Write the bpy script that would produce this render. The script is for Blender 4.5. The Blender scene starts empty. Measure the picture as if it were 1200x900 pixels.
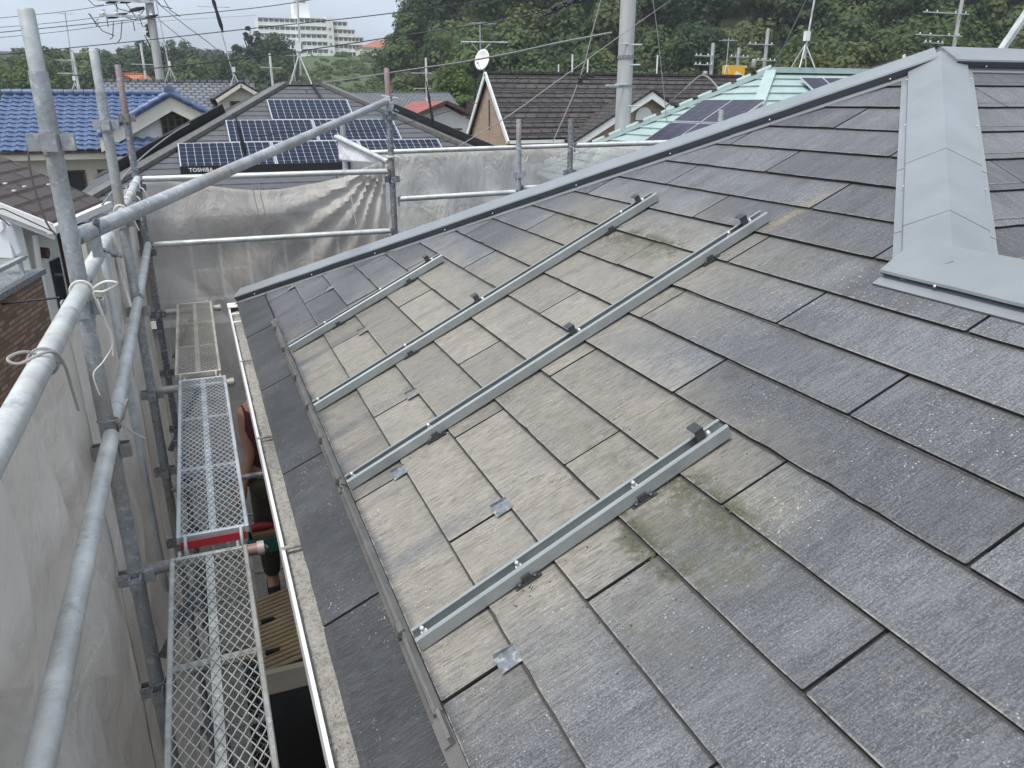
import bpy, math, random
import numpy as np
from mathutils import Vector, noise as mnoise
random.seed(7)
rng = np.random.default_rng(11)
SC = bpy.context.scene
COL = SC.collection
rad = math.radians

# ------------------------------------------------------------------ camera
EZ = 5.6                                     # height of the eave
TH = math.atan(0.5); CT = math.cos(TH); ST = math.sin(TH)
cam = bpy.data.cameras.new('camera'); camo = bpy.data.objects.new('camera', cam); COL.objects.link(camo)
camo.location = (-0.1783, 0.0, 6.850)
camo.rotation_euler = (rad(90 - 20.051), 0, rad(-21.823))
cam.sensor_width = 36; cam.lens = 36 * 903.5 / 1200; cam.clip_start = 0.05; cam.clip_end = 3000
SC.camera = camo
SC.render.resolution_x = 1024; SC.render.resolution_y = 768

# ------------------------------------------------------------------ sky and sun
SUN_EL, SUN_AZ = 64, -122                     # azimuth measured from +Y towards +X
w = bpy.data.worlds.new('World'); SC.world = w; w.use_nodes = True
nt = w.node_tree; nt.nodes.clear()
sky = nt.nodes.new('ShaderNodeTexSky'); sky.sky_type = 'NISHITA'; sky.sun_disc = False
sky.sun_elevation = rad(SUN_EL); sky.sun_rotation = rad(SUN_AZ)
sky.air_density = 1.0; sky.dust_density = 6.0; sky.ozone_density = 1.0; sky.altitude = 50
hs = nt.nodes.new('ShaderNodeHueSaturation'); hs.inputs['Saturation'].default_value = 0.42
tc = nt.nodes.new('ShaderNodeTexCoord'); mp = nt.nodes.new('ShaderNodeMapping'); mp.inputs['Scale'].default_value = (1, 1, 3.2)
nz = nt.nodes.new('ShaderNodeTexNoise'); nz.inputs['Scale'].default_value = 2.2; nz.inputs['Detail'].default_value = 5
mr = nt.nodes.new('ShaderNodeMapRange'); mr.inputs['From Min'].default_value = 0.35; mr.inputs['From Max'].default_value = 0.7
mr.inputs['To Min'].default_value = 0.42; mr.inputs['To Max'].default_value = 0.95
mx = nt.nodes.new('ShaderNodeMix'); mx.data_type = 'RGBA'; mx.inputs['B'].default_value = (4.45, 5.25, 6.25, 1)
bg = nt.nodes.new('ShaderNodeBackground'); bg.inputs['Strength'].default_value = 0.10
wo = nt.nodes.new('ShaderNodeOutputWorld'); L = nt.links.new
L(tc.outputs['Generated'], mp.inputs['Vector']); L(mp.outputs[0], nz.inputs['Vector']); L(nz.outputs[0], mr.inputs['Value'])
L(sky.outputs[0], hs.inputs['Color']); L(hs.outputs[0], mx.inputs['A']); L(mr.outputs[0], mx.inputs['Factor'])
L(mx.outputs['Result'], bg.inputs['Color']); L(bg.outputs[0], wo.inputs['Surface'])
sl = bpy.data.lights.new('sun', 'SUN'); sl.energy = 1.5; sl.angle = rad(14); sl.color = (1, 0.97, 0.93)
so = bpy.data.objects.new('sun', sl); COL.objects.link(so)
so.location = (0, 0, 40); so.rotation_euler = (rad(90 - SUN_EL), 0, rad(180 - SUN_AZ))
SC.view_settings.view_transform = 'Standard'; SC.view_settings.look = 'None'
SC.view_settings.exposure = 1.0; SC.view_settings.gamma = 1.0
try: SC.view_settings.use_curve_mapping = False
except Exception: pass

# ------------------------------------------------------------------ helpers
def wloc(o):
    v = Vector((0, 0, 0))
    while o is not None:
        v = v + o.location; o = o.parent
    return v
def tag(o, label=None, cat=None, group=None, kind=None):
    if label: o['label'] = label
    if cat: o['category'] = cat
    if group: o['group'] = group
    if kind: o['kind'] = kind
    return o
def empty(name, loc, label, cat, group=None):
    o = bpy.data.objects.new(name, None); o.empty_display_size = 0.1; COL.objects.link(o)
    o.location = loc
    return tag(o, label, cat, group)
class MB:
    def __init__(s): s.v = []; s.f = []; s.sm = []
    def add(s, vs, fs, smooth=False):
        b = len(s.v); s.v += [tuple(v) for v in vs]
        for f in fs: s.f.append(tuple(i + b for i in f)); s.sm.append(smooth)
        return s
    def box(s, a, b):
        x0, y0, z0 = a; x1, y1, z1 = b
        return s.add([(x0,y0,z0),(x1,y0,z0),(x1,y1,z0),(x0,y1,z0),(x0,y0,z1),(x1,y0,z1),(x1,y1,z1),(x0,y1,z1)],
              [(0,3,2,1),(4,5,6,7),(0,1,5,4),(1,2,6,5),(2,3,7,6),(3,0,4,7)])
    def beam(s, p, q, wd, ht, up=(0,0,1)):
        p = Vector(p); q = Vector(q); d = (q-p).normalized(); up = Vector(up)
        r = d.cross(up)
        if r.length < 1e-4: r = d.cross(Vector((1,0,0)))
        r.normalize(); u = r.cross(d).normalized(); r = r*wd/2; u = u*ht/2
        vs = [p-r-u, p+r-u, p+r+u, p-r+u, q-r-u, q+r-u, q+r+u, q-r+u]
        return s.add(vs, [(0,1,2,3),(7,6,5,4),(4,5,1,0),(5,6,2,1),(6,7,3,2),(7,4,0,3)])
    def path(s, pts, r, n=10, cap=True):
        pts = [Vector(p) for p in pts]; rings = []; m = len(pts)
        rr = r if isinstance(r, (list, tuple)) else [r]*m
        prev = None
        vs = []; fs = []
        for i, p in enumerate(pts):
            d = (pts[min(i+1, m-1)] - pts[max(i-1, 0)])
            if d.length < 1e-9: d = Vector((0,0,1))
            d.normalize()
            if prev is None:
                a = d.cross(Vector((0,0,1)))
                if a.length < 1e-3: a = d.cross(Vector((1,0,0)))
            else:
                a = prev - d*prev.dot(d)
                if a.length < 1e-6: a = d.cross(Vector((1,0,0)))
            a.normalize(); prev = a; b = d.cross(a)
            for k in range(n):
                t = 2*math.pi*k/n
                vs.append(p + a*(rr[i]*math.cos(t)) + b*(rr[i]*math.sin(t)))
        for i in range(m-1):
            for k in range(n):
                k2 = (k+1) % n
                fs.append((i*n+k, i*n+k2, (i+1)*n+k2, (i+1)*n+k))
        b0 = len(s.v)
        s.add(vs, fs, True)
        if cap:
            s.f.append(tuple(b0 + k for k in range(n))[::-1]); s.sm.append(False)
            s.f.append(tuple(b0 + (m-1)*n + k for k in range(n))); s.sm.append(False)
        return s
    def tube(s, p, q, r, n=14): return s.path([p, q], r, n)
    def pipe(s, p, q, r, th=0.003, n=18):
        p = Vector(p); q = Vector(q); d = (q-p).normalized()
        return s.path([p + d*0.03, p, p, p, q, q, q, q - d*0.03], [r-th, r-th, r-th, r, r, r-th, r-th, r-th], n, True)
    def prism(s, poly, d):
        d = Vector(d); n = len(poly); vs = [Vector(p) for p in poly] + [Vector(p) + d for p in poly]
        fs = [tuple(range(n))[::-1], tuple(range(n, 2*n))] + [(i, (i+1) % n, n + (i+1) % n, n + i) for i in range(n)]
        return s.add(vs, fs)
    def sweep(s, prof, p, q, A, B):      # prof list of (a,b) swept from p to q, closed ends
        p = Vector(p); q = Vector(q); A = Vector(A); B = Vector(B); n = len(prof)
        vs = [p + A*a + B*b for a, b in prof] + [q + A*a + B*b for a, b in prof]
        fs = [tuple(range(n))[::-1], tuple(range(n, 2*n))] + [(i, (i+1) % n, n + (i+1) % n, n + i) for i in range(n)]
        return s.add(vs, fs)
    def build(s, name, mat, parent=None, label=None, cat=None, group=None, kind=None, loc=None, local=False):
        me = bpy.data.meshes.new(name)
        o = bpy.data.objects.new(name, me); COL.objects.link(o)
        off = Vector((0,0,0))
        if parent is not None:
            o.parent = parent; off = wloc(parent)
        if loc is not None:
            o.location = Vector(loc) - off; off = Vector(loc)
        vs = s.v if local else [(x-off.x, y-off.y, z-off.z) for x, y, z in s.v]
        me.from_pydata(vs, [], s.f); me.update()
        me.polygons.foreach_set('use_smooth', s.sm)
        mats = mat if isinstance(mat, (list, tuple)) else [mat]
        for m in mats: me.materials.append(m)
        import bmesh
        bm = bmesh.new(); bm.from_mesh(me); bmesh.ops.recalc_face_normals(bm, faces=bm.faces); bm.to_mesh(me); bm.free()
        if any(s.sm): me.set_sharp_from_angle(angle=rad(50))
        return tag(o, label, cat, group, kind)
def copy_tree(o, parent=None, delta=(0,0,0), label=None):
    c = o.copy(); COL.objects.link(c); c.parent = parent
    if parent is None:
        c.location = o.location + Vector(delta)
        if label: c['label'] = label
    for ch in list(o.children): copy_tree(ch, c)
    return c
def bevel(o, wd=0.004, seg=1):
    m = o.modifiers.new('b', 'BEVEL'); m.width = wd; m.segments = seg; m.limit_method = 'ANGLE'; return o

# ------------------------------------------------------------------ materials
class NT:
    def __init__(s, name):
        s.m = bpy.data.materials.new(name); s.m.use_nodes = True; s.t = s.m.node_tree
        s.b = s.t.nodes['Principled BSDF']; s.out = s.t.nodes['Material Output']
    def n(s, t, **k):
        x = s.t.nodes.new(t)
        for a, v in k.items(): setattr(x, a, v)
        return x
    def put(s, sock, v):
        if isinstance(v, bpy.types.NodeSocket): s.t.links.new(v, sock)
        else: sock.default_value = v
    def math(s, op, a, b=0.0, c=None, clamp=False):
        x = s.n('ShaderNodeMath', operation=op, use_clamp=clamp); s.put(x.inputs[0], a); s.put(x.inputs[1], b)
        if c is not None: s.put(x.inputs[2], c)
        return x.outputs[0]
    def mix(s, f, a, b, mode='MIX'):
        x = s.n('ShaderNodeMix', data_type='RGBA', blend_type=mode); s.put(x.inputs['Factor'], f)
        s.put(x.inputs['A'], a if isinstance(a, bpy.types.NodeSocket) else (*a, 1)); s.put(x.inputs['B'], b if isinstance(b, bpy.types.NodeSocket) else (*b, 1))
        return x.outputs['Result']
    def rng(s, v, a, b, c=0.0, d=1.0, smooth=False):
        x = s.n('ShaderNodeMapRange', interpolation_type='SMOOTHSTEP' if smooth else 'LINEAR')
        s.put(x.inputs['Value'], v); x.inputs['From Min'].default_value = a; x.inputs['From Max'].default_value = b
        x.inputs['To Min'].default_value = c; x.inputs['To Max'].default_value = d
        return x.outputs[0]
    def noise(s, vec, scale, detail=3, rough=0.55, sc=None, dist=0.0):
        if sc is not None:
            mp = s.n('ShaderNodeMapping'); s.put(mp.inputs['Vector'], vec); mp.inputs['Scale'].default_value = sc; vec = mp.outputs[0]
        x = s.n('ShaderNodeTexNoise'); s.put(x.inputs['Vector'], vec)
        x.inputs['Scale'].default_value = scale; x.inputs['Detail'].default_value = detail; x.inputs['Roughness'].default_value = rough
        x.inputs['Distortion'].default_value = dist
        return x.outputs[0]
    def pos(s): return s.n('ShaderNodeNewGeometry').outputs['Position']
    def obj(s): return s.n('ShaderNodeTexCoord').outputs['Object']
    def rand(s): return s.n('ShaderNodeObjectInfo').outputs['Random']
    def sep(s, v):
        x = s.n('ShaderNodeSeparateXYZ'); s.put(x.inputs[0], v); return x.outputs
    def comb(s, x, y, z):
        c = s.n('ShaderNodeCombineXYZ')
        for i, v in enumerate((x, y, z)): s.put(c.inputs[i], v)
        return c.outputs[0]
    def bump(s, h, dist=0.002, st=1.0):
        x = s.n('ShaderNodeBump'); s.put(x.inputs['Height'], h); x.inputs['Distance'].default_value = dist; x.inputs['Strength'].default_value = st
        s.t.links.new(x.outputs[0], s.b.inputs['Normal'])
    def fin(s, col, rough=0.8, metal=0.0, spec=None):
        s.put(s.b.inputs['Base Color'], col if isinstance(col, bpy.types.NodeSocket) else (*col, 1))
        s.put(s.b.inputs['Roughness'], rough); s.b.inputs['Metallic'].default_value = metal
        if spec is not None: s.b.inputs['Specular IOR Level'].default_value = spec
        return s.m
def simple(name, c, rough=0.7, metal=0.0, var=0.18, scale=6.0, bump=0.0, detail=4, sc=None, spec=None, var2=0.0):
    q = NT(name); p = q.pos()
    n = q.noise(p, scale, detail, 0.6, sc)
    a = tuple(x*(1-var) for x in c); b = tuple(min(1, x*(1+var)) for x in c)
    col = q.mix(q.rng(n, 0.3, 0.7), a, b)
    if var2 > 0:
        n2 = q.noise(p, scale*0.15, 3); col = q.mix(q.rng(n2, 0.45, 0.75, 0, var2), col, tuple(x*0.45 for x in c))
    if bump > 0: q.bump(n, bump)
    return q.fin(col, rough, metal, spec)

def slate_material(plane2=False):
    q = NT('slate_front' if plane2 else 'slate'); X, Y, Z = q.sep(q.pos())
    if plane2:
        u = X; v = q.math('ADD', q.math('MULTIPLY', Y, CT), q.math('MULTIPLY', q.math('SUBTRACT', Z, EZ), ST)); v = q.math('ADD', v, 40.0)
    else:
        u = Y; v = q.math('ADD', q.math('MULTIPLY', X, CT), q.math('MULTIPLY', q.math('SUBTRACT', Z, EZ), ST))
    rn = q.rand()
    uv = q.comb(u, v, q.math('MULTIPLY', rn, 3.0)); uv0 = q.comb(u, v, 0.0)
    streak = q.noise(uv, 1.0, 6, 0.70, sc=(210, 24, 1))           # grain running up the slope
    streak2 = q.noise(uv, 1.0, 3, 0.6, sc=(42, 5, 1))
    fine = q.noise(uv, 420, 2, 0.5)
    big = q.noise(uv0, 2.3, 4, 0.6)
    # colours of the coated slate
    base = q.mix(q.rng(streak, 0.40, 0.62), (0.062, 0.065, 0.070), (0.185, 0.192, 0.203))
    base = q.mix(q.rng(streak2, 0.35, 0.7, 0, 0.45), base, (0.128, 0.131, 0.136))
    gr = q.noise(uv0, 1.0, 3, 0.8, sc=(300, 170, 1)); base = q.mix(q.rng(gr, 0.52, 0.63, 0, 0.6), base, (0.33, 0.34, 0.355)); base = q.mix(q.rng(gr, 0.47, 0.37, 0, 0.7), base, (0.048, 0.050, 0.054))
    sh = q.rng(rn, 0, 1, 0.70, 1.18); base = q.mix(1.0, base, q.comb(sh, sh, sh), 'MULTIPLY')
    base = q.mix(q.rng(big, 0.45, 0.66, 0, 0.45), base, (0.088, 0.088, 0.088))
    run = q.noise(uv0, 1.0, 5, 0.68, sc=(9, 1.6, 1)); base = q.mix(q.rng(run, 0.52, 0.70, 0, 0.6), base, (0.050, 0.051, 0.053)); base = q.mix(q.rng(run, 0.46, 0.30, 0, 0.34), base, (0.24, 0.25, 0.27))
    kk = q.math('SUBTRACT', q.math('DIVIDE', v, 0.182), 2.0)
    dry = q.mix(q.rng(streak, 0.3, 0.7), (0.150, 0.137, 0.113), (0.365, 0.338, 0.285))
    dry = q.mix(q.rng(streak2, 0.45, 0.75, 0, 0.45), dry, (0.23, 0.215, 0.19))
    dl = q.rng(streak, 0.40, 0.47, 0.45, 0); dry = q.mix(dl, dry, (0.085, 0.076, 0.062)); dry = q.mix(q.rng(big, 0.45, 0.68, 0, 0.5), dry, (0.19, 0.182, 0.168)); dry = q.mix(q.rng(fine, 0.58, 0.72, 0, 0.5), dry, (0.52, 0.48, 0.41))
    dry = q.mix(q.rng(q.noise(uv0, 1.0, 5, 0.68, sc=(11, 2.2, 1)), 0.52, 0.70, 0, 0.6), dry, (0.125, 0.118, 0.105))
    sd = q.rng(rn, 0, 1, 0.80, 1.1); dry = q.mix(1.0, dry, q.comb(sd, sd, sd), 'MULTIPLY')
    if not plane2:
        wob = q.math('MULTIPLY', q.math('SUBTRACT', q.noise(uv0, 3.2, 4, 0.65), 0.5), 1.0)
        uw = q.math('ADD', u, q.math('MULTIPLY', wob, 0.55)); kw = q.math('ADD', kk, q.math('MULTIPLY', wob, 2.2))
        def band(x, a, b, c, d): return q.math('MULTIPLY', q.rng(x, a, b, 0, 1, True), q.rng(x, c, d, 1, 0, True))
        m1 = q.math('MULTIPLY', band(uw, 0.98, 1.42, 3.72, 4.15), band(kw, -1.3, -0.75, 3.3, 4.9))
        m2 = q.math('MULTIPLY', band(uw, 1.62, 2.30, 3.15, 3.7), band(kw, 2.5, 4.0, 6.3, 9.2))
        m2 = q.math('MULTIPLY', m2, 0.9)
        m = q.math('MAXIMUM', m1, m2)
        # dark run-off lines below the snow guards
        for (u0, k0) in ((2.58, 0.9), (3.47, .9), (2.14, -.1), (1.67, .9), (4.2, 2.0)):
            a = q.rng(q.math('ABSOLUTE', q.math('SUBTRACT', u, u0 + 0.06)), 0.01, 0.055, 1, 0, True)
            b = q.rng(kk, k0 - 2.5, k0 + 1.6, 0.75, 0, True)
            m = q.math('MULTIPLY', m, q.math('SUBTRACT', 1.0, q.math('MULTIPLY', a, b)))
        col = q.mix(m, base, dry)
        # wet eave course
        eav = q.rng(kk, -1.06, -0.86, 1, 0, True)
        eav = q.math('MULTIPLY', eav, q.rng(q.noise(uv0, 5.0, 4, 0.65, sc=(1, 0.6, 1)), 0.35, 0.7, 1.0, 0.62))
        col = q.mix(eav, col, q.mix(q.rng(streak, 0.35, 0.75), (0.020, 0.022, 0.025), (0.080, 0.083, 0.088)))
        # moss and lichen
        mn = q.noise(uv0, 46, 4, 0.7); mn2 = q.noise(uv0, 9, 3, 0.6)
        moss = None
        for (u0, k0, ru, rk, s) in ((2.62, 6.9, 0.36, 0.95, 1.0), (3.2, 7.1, 0.30, 0.8, 0.8), (1.25, 2.55, 0.26, 1.0, 1.15), (1.64, 2.7, 0.26, 0.9, 0.7), (1.08, 1.6, 0.2, 0.7, .45), (3.9, 3.8, .25, .8, .5), (3.3, 3.7, .3, 1.0, .5), (2.0, 7.4, .35, .9, .45)):
            dx = q.math('DIVIDE', q.math('SUBTRACT', u, u0), ru); dy = q.math('DIVIDE', q.math('SUBTRACT', kk, k0), rk)
            r2 = q.math('ADD', q.math('MULTIPLY', dx, dx), q.math('MULTIPLY', dy, dy))
            g = q.rng(r2, 0.0, 1.6, s, 0.0, True)
            moss = g if moss is None else q.math('MAXIMUM', moss, g)
        mn3 = q.noise(uv0, 130, 3, 0.6)
        mfac = q.math('ADD', q.math('ADD', q.math('MULTIPLY', moss, 0.34), q.math('MULTIPLY', mn, 0.5)), q.math('ADD', q.math('MULTIPLY', mn2, 0.55), q.math('MULTIPLY', mn3, 0.22)))
        mm = q.math('MULTIPLY', q.rng(mfac, 0.88, 1.02, 0, 0.9, True), q.rng(moss, 0.02, 0.3))
        edge_ = q.math('MAXIMUM', q.rng(q.math('FRACT', q.math('ADD', kk, 20.0)), 0.45, 0.95), q.rng(q.math('FRACT', q.math('ADD', kk, 20.0)), 0.05, 0.22, 1, 0)); mm = q.math('MULTIPLY', mm, q.rng(edge_, 0, 1, 0.35, 1.0))
        tint = q.math('MULTIPLY', moss, q.rng(mn2, 0.4, 0.65, 0.0, 0.5))
        col = q.mix(tint, col, q.mix(q.rng(streak, .35, .7), (0.13, 0.125, 0.09), (0.25, 0.235, 0.175)))
        col = q.mix(mm, col, q.mix(q.rng(mn3, .35, .65), (0.030, 0.031, 0.013), (0.105, 0.102, 0.055)))
        lich = None
        for (u0, k0, ru, rk, s) in ((1.15, 3.25, 0.17, 0.6, 1.0), (1.85, 7.4, .42, 0.8, 1.0), (0.55, 2.6, .3, .5, .8), (1.0, .3, .35, .9, .7), (2.2, 8.6, .1, 3.0, .8), (.75, 1.0, .5, 1.2, .5), (3.25, 8.0, .4, .8, .35)):
            dx = q.math('DIVIDE', q.math('SUBTRACT', u, u0), ru); dy = q.math('DIVIDE', q.math('SUBTRACT', kk, k0), rk)
            r2 = q.math('ADD', q.math('MULTIPLY', dx, dx), q.math('MULTIPLY', dy, dy))
            g = q.rng(r2, 0.0, 1.5, s, 0.0, True)
            lich = g if lich is None else q.math('MAXIMUM', lich, g)
        ln = q.noise(uv0, 55, 6, 0.72); ln2 = q.noise(uv0, 6.5, 3, 0.6)
        lm = q.rng(q.math('ADD', q.math('ADD', q.math('MULTIPLY', lich, 0.20), ln), q.math('MULTIPLY', q.math('SUBTRACT', ln2, .5), 0.5)), 0.74, 1.0, 0, 0.55, True)
        lm = q.math('MULTIPLY', lm, q.rng(lich, 0.02, 0.25))
        col = q.mix(lm, col, (0.44, 0.40, 0.29))
        ys = q.math('MULTIPLY', q.rng(q.math('ABSOLUTE', q.math('SUBTRACT', q.math('ADD', u, q.math('MULTIPLY', kk, 0.017)), q.math('ADD', 2.316, q.math('MULTIPLY', wob, 0.05)))), 0.006, 0.035, 1, 0, True), q.math('MULTIPLY', q.rng(kk, 8.0, 8.5), q.rng(kk, 8.4, 10.2, 0.5, 0.0)))
        col = q.mix(q.math('MULTIPLY', ys, q.rng(ln, 0.35, 0.55, 0.2, 1)), col, (0.40, 0.31, 0.14))
    else:
        col = base; lich = 0.0
    vo = q.n('ShaderNodeTexVoronoi'); q.put(vo.inputs['Vector'], uv0); vo.inputs['Scale'].default_value = 120
    sp = q.rng(vo.outputs['Distance'], 0.14, 0.26, 1, 0)
    gate = q.rng(q.noise(uv0, 3.3, 4, 0.65), 0.46, 0.66, 0, 1)
    gate2 = q.rng(q.noise(uv0, 70, 2), 0.50, 0.58, 0, 0.95)
    spk = q.math('MULTIPLY', q.math('MULTIPLY', sp, gate), gate2)
    col = q.mix(spk, col, (0.66, 0.66, 0.64))
    # gap shadow painted into the colour below each butt, with some grime
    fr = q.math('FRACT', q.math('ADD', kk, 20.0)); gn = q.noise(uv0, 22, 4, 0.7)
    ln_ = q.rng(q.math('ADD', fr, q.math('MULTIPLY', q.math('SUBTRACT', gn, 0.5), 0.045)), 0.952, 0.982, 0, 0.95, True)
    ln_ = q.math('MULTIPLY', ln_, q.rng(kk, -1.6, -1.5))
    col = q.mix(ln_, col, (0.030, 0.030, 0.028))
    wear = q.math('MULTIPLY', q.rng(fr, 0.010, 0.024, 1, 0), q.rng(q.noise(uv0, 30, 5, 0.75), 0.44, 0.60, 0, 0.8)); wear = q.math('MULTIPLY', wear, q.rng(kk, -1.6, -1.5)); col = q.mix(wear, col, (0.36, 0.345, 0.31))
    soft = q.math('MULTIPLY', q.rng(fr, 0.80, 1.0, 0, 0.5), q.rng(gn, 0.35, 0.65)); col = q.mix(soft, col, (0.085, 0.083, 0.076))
    hgt = q.math('ADD', q.math('MULTIPLY', streak, 1.0), q.math('MULTIPLY', fine, 0.6))
    q.bump(hgt, 0.0030, 1.0)
    return q.fin(col, q.rng(streak, 0.3, 0.7, 0.5, 0.72), 0.0, 0.5)

M = {}
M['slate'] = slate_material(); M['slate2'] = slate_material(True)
M['slate_edge'] = simple('shaded_raw_edge', (0.024, 0.024, 0.024), 0.9, var=0.3, scale=60)  # raw edge colour taken near black to draw the shadow at the butts
M['deck'] = simple('roof_deck', (0.035, 0.035, 0.037), 0.9)
M['cap'] = simple('steel_cap_paint', (0.222, 0.242, 0.254), 0.34, 0.0, 0.10, 5.0, 0.003, var2=0.16)
M['cap_side'] = simple('dark_cap_side', (0.085, 0.092, 0.098), 0.6, var=0.1)  # darker tone for the side faces of the caps
M['steel'] = simple('rail_steel', (0.34, 0.365, 0.365), 0.40, 0.45, 0.10, 14.0, 0.0004, sc=(1, 5, 1))
M['darksteel'] = simple('dark_bracket', (0.075, 0.078, 0.08), 0.42, 0.5)
M['bolt'] = simple('bolt_zinc', (0.75, 0.75, 0.74), 0.3, 0.6)
M['edge'] = simple('edge_rail_metal', (0.17, 0.165, 0.155), 0.5, 0.45, 0.25, 12.0)
def galv(name, c, red=False, rust=0.5):
    q = NT(name); p = q.pos()
    v = q.n('ShaderNodeTexVoronoi'); q.put(v.inputs['Vector'], p); v.inputs['Scale'].default_value = 95
    sp = q.n('ShaderNodeSeparateColor'); q.put(sp.inputs[0], v.outputs['Color'])
    n = q.noise(p, 7, 5, 0.65); n2 = q.noise(p, 38, 4, 0.7); n3 = q.noise(p, 3.2, 3)
    col = q.mix(q.rng(n, 0.3, 0.7), tuple(x*0.70 for x in c), tuple(x*1.22 for x in c))
    col = q.mix(q.math('MULTIPLY', sp.outputs[0], 0.26), col, (0.55, 0.58, 0.62))
    col = q.mix(q.rng(n2, 0.54, 0.66, 0, 0.75), col, (0.62, 0.62, 0.60))
    n4 = q.noise(p, 16, 6, 0.75); col = q.mix(q.rng(n4, 0.56, 0.68, 0, 0.6), col, tuple(x*0.45 for x in c))
    col = q.mix(q.rng(q.math('ADD', n3, q.math('MULTIPLY', n2, 0.25)), 0.66, 0.8, 0, rust), col, (0.27, 0.21, 0.15))
    if red: col = q.mix(q.rng(n3, 0.40, 0.6, 0.10, 0.75), col, (0.34, 0.17, 0.17))
    q.bump(n2, 0.0006)
    return q.fin(col, q.rng(n, 0.3, 0.7, 0.42, 0.62), 0.35)
M['galv'] = galv('galvanised_pipe', (0.34, 0.365, 0.38))
M['galv_l'] = galv('galvanised_pipe_light', (0.52, 0.545, 0.535), rust=0.35)
M['galv_d'] = galv('galvanised_pipe_dark', (0.145, 0.16, 0.175))
M['galv_red'] = galv('painted_pipe', (0.28, 0.28, 0.28), red=True)
M['plank_w'] = galv('plank_white_zinc', (0.56, 0.60, 0.615), rust=0.15)
M['plank_g'] = galv('plank_grey', (0.40, 0.405, 0.375), rust=0.45)
M['plank_c'] = galv('plank_cream', (0.58, 0.54, 0.45), rust=0.45)
M['red'] = simple('red_paint', (0.42, 0.025, 0.04), 0.45)
def sheetmat(name, c, alpha, transl=0.2):
    q = NT(name); p = q.pos()
    n = q.noise(p, 1.7, 4, 0.6); n2 = q.noise(p, 9, 4, 0.6, sc=(1, 1, .35))
    col = q.mix(q.rng(n, 0.3, 0.7), tuple(x*0.93 for x in c), tuple(x*1.06 for x in c))
    q.fin(col, 0.75, 0, 0.25)
    wv = q.noise(p, 620, 1); wr = q.noise(p, 2.6, 6, 0.62, sc=(1, 1, .45), dist=1.6); wr2 = q.noise(p, 11, 4, 0.6, sc=(1, 1, .3), dist=.8)
    hh = q.math('ADD', q.math('MULTIPLY', wr, 0.06), q.math('ADD', q.math('MULTIPLY', wr2, 0.014), q.math('MULTIPLY', wv, 0.0008))); q.bump(hh, 1.0)
    sx_, sy_, sz_ = q.sep(p); sm_ = q.rng(q.math('ABSOLUTE', q.math('SUBTRACT', q.math('FRACT', q.math('MULTIPLY', q.math('ADD', sz_, q.math('MULTIPLY', n2, .02)), 1.11)), 0.5)), 0.485, 0.494, 0, .35); col = q.mix(sm_, col, (0.8, 0.8, 0.78)); q.put(q.b.inputs['Base Color'], col)
    tl = q.n('ShaderNodeBsdfTranslucent'); q.put(tl.inputs['Color'], col)
    m1 = q.n('ShaderNodeMixShader'); m1.inputs[0].default_value = transl
    q.t.links.new(q.b.outputs[0], m1.inputs[1]); q.t.links.new(tl.outputs[0], m1.inputs[2])
    tr = q.n('ShaderNodeBsdfTransparent'); m2 = q.n('ShaderNodeMixShader')
    q.put(m2.inputs[0], q.rng(n2, 0.25, 0.75, alpha - 0.06, alpha + 0.06))
    q.t.links.new(tr.outputs[0], m2.inputs[1]); q.t.links.new(m1.outputs[0], m2.inputs[2])
    q.t.links.new(m2.outputs[0], q.out.inputs['Surface'])
    return q.m
M['sheet'] = sheetmat('mesh_sheet_grey', (0.66, 0.63, 0.595), 0.74)
M['sheet_d'] = sheetmat('mesh_sheet_far', (0.64, 0.605, 0.565), 0.56)
M['sheet_l'] = sheetmat('mesh_sheet_light', (0.82, 0.80, 0.76), 0.55)
M['sheet_w'] = sheetmat('white_sheet', (0.86, 0.86, 0.87), 0.985)
M['cord'] = simple('cord_grey', (0.30, 0.29, 0.27), 0.8)
M['cordw'] = simple('cord_white', (0.62, 0.60, 0.56), 0.8)
M['gutter'] = simple('gutter_white', (0.72, 0.72, 0.70), 0.5, var=0.08, scale=12)
def silt():
    q = NT('gutter_silt'); p = q.pos()
    n = q.noise(p, 60, 7, 0.75); n2 = q.noise(p, 150, 4, 0.75); n3 = q.noise(p, 5, 3)
    col = q.mix(q.rng(n, 0.32, 0.68), (0.20, 0.188, 0.165), (0.52, 0.50, 0.46))
    col = q.mix(q.rng(n2, 0.56, 0.63, 0, 0.9), col, (0.07, 0.06, 0.05))
    col = q.mix(q.rng(n3, 0.4, 0.7, 0, 0.4), col, (0.42, 0.40, 0.36))
    q.bump(q.math('ADD', n, n2), 0.006); return q.fin(col, 0.95)
M['silt'] = silt()
M['wallw'] = simple('wall_white', (0.62, 0.63, 0.60), 0.85, var=0.05)
M['wallc'] = simple('wall_cream', (0.64, 0.61, 0.51), 0.85, var=0.05)
M['wallg'] = simple('wall_greybrown', (0.20, 0.18, 0.16), 0.85, var=0.1)
M['trimw'] = simple('trim_white', (0.74, 0.74, 0.72), 0.6, var=0.04)
M['brownwood'] = simple('brown_frame', (0.075, 0.05, 0.035), 0.6)
def glass():
    q = NT('window_glass'); return q.fin((0.025, 0.03, 0.035), 0.06, 0, 0.6)
M['glass'] = glass()
M['black'] = simple('black_metal', (0.012, 0.012, 0.013), 0.5)
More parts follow.
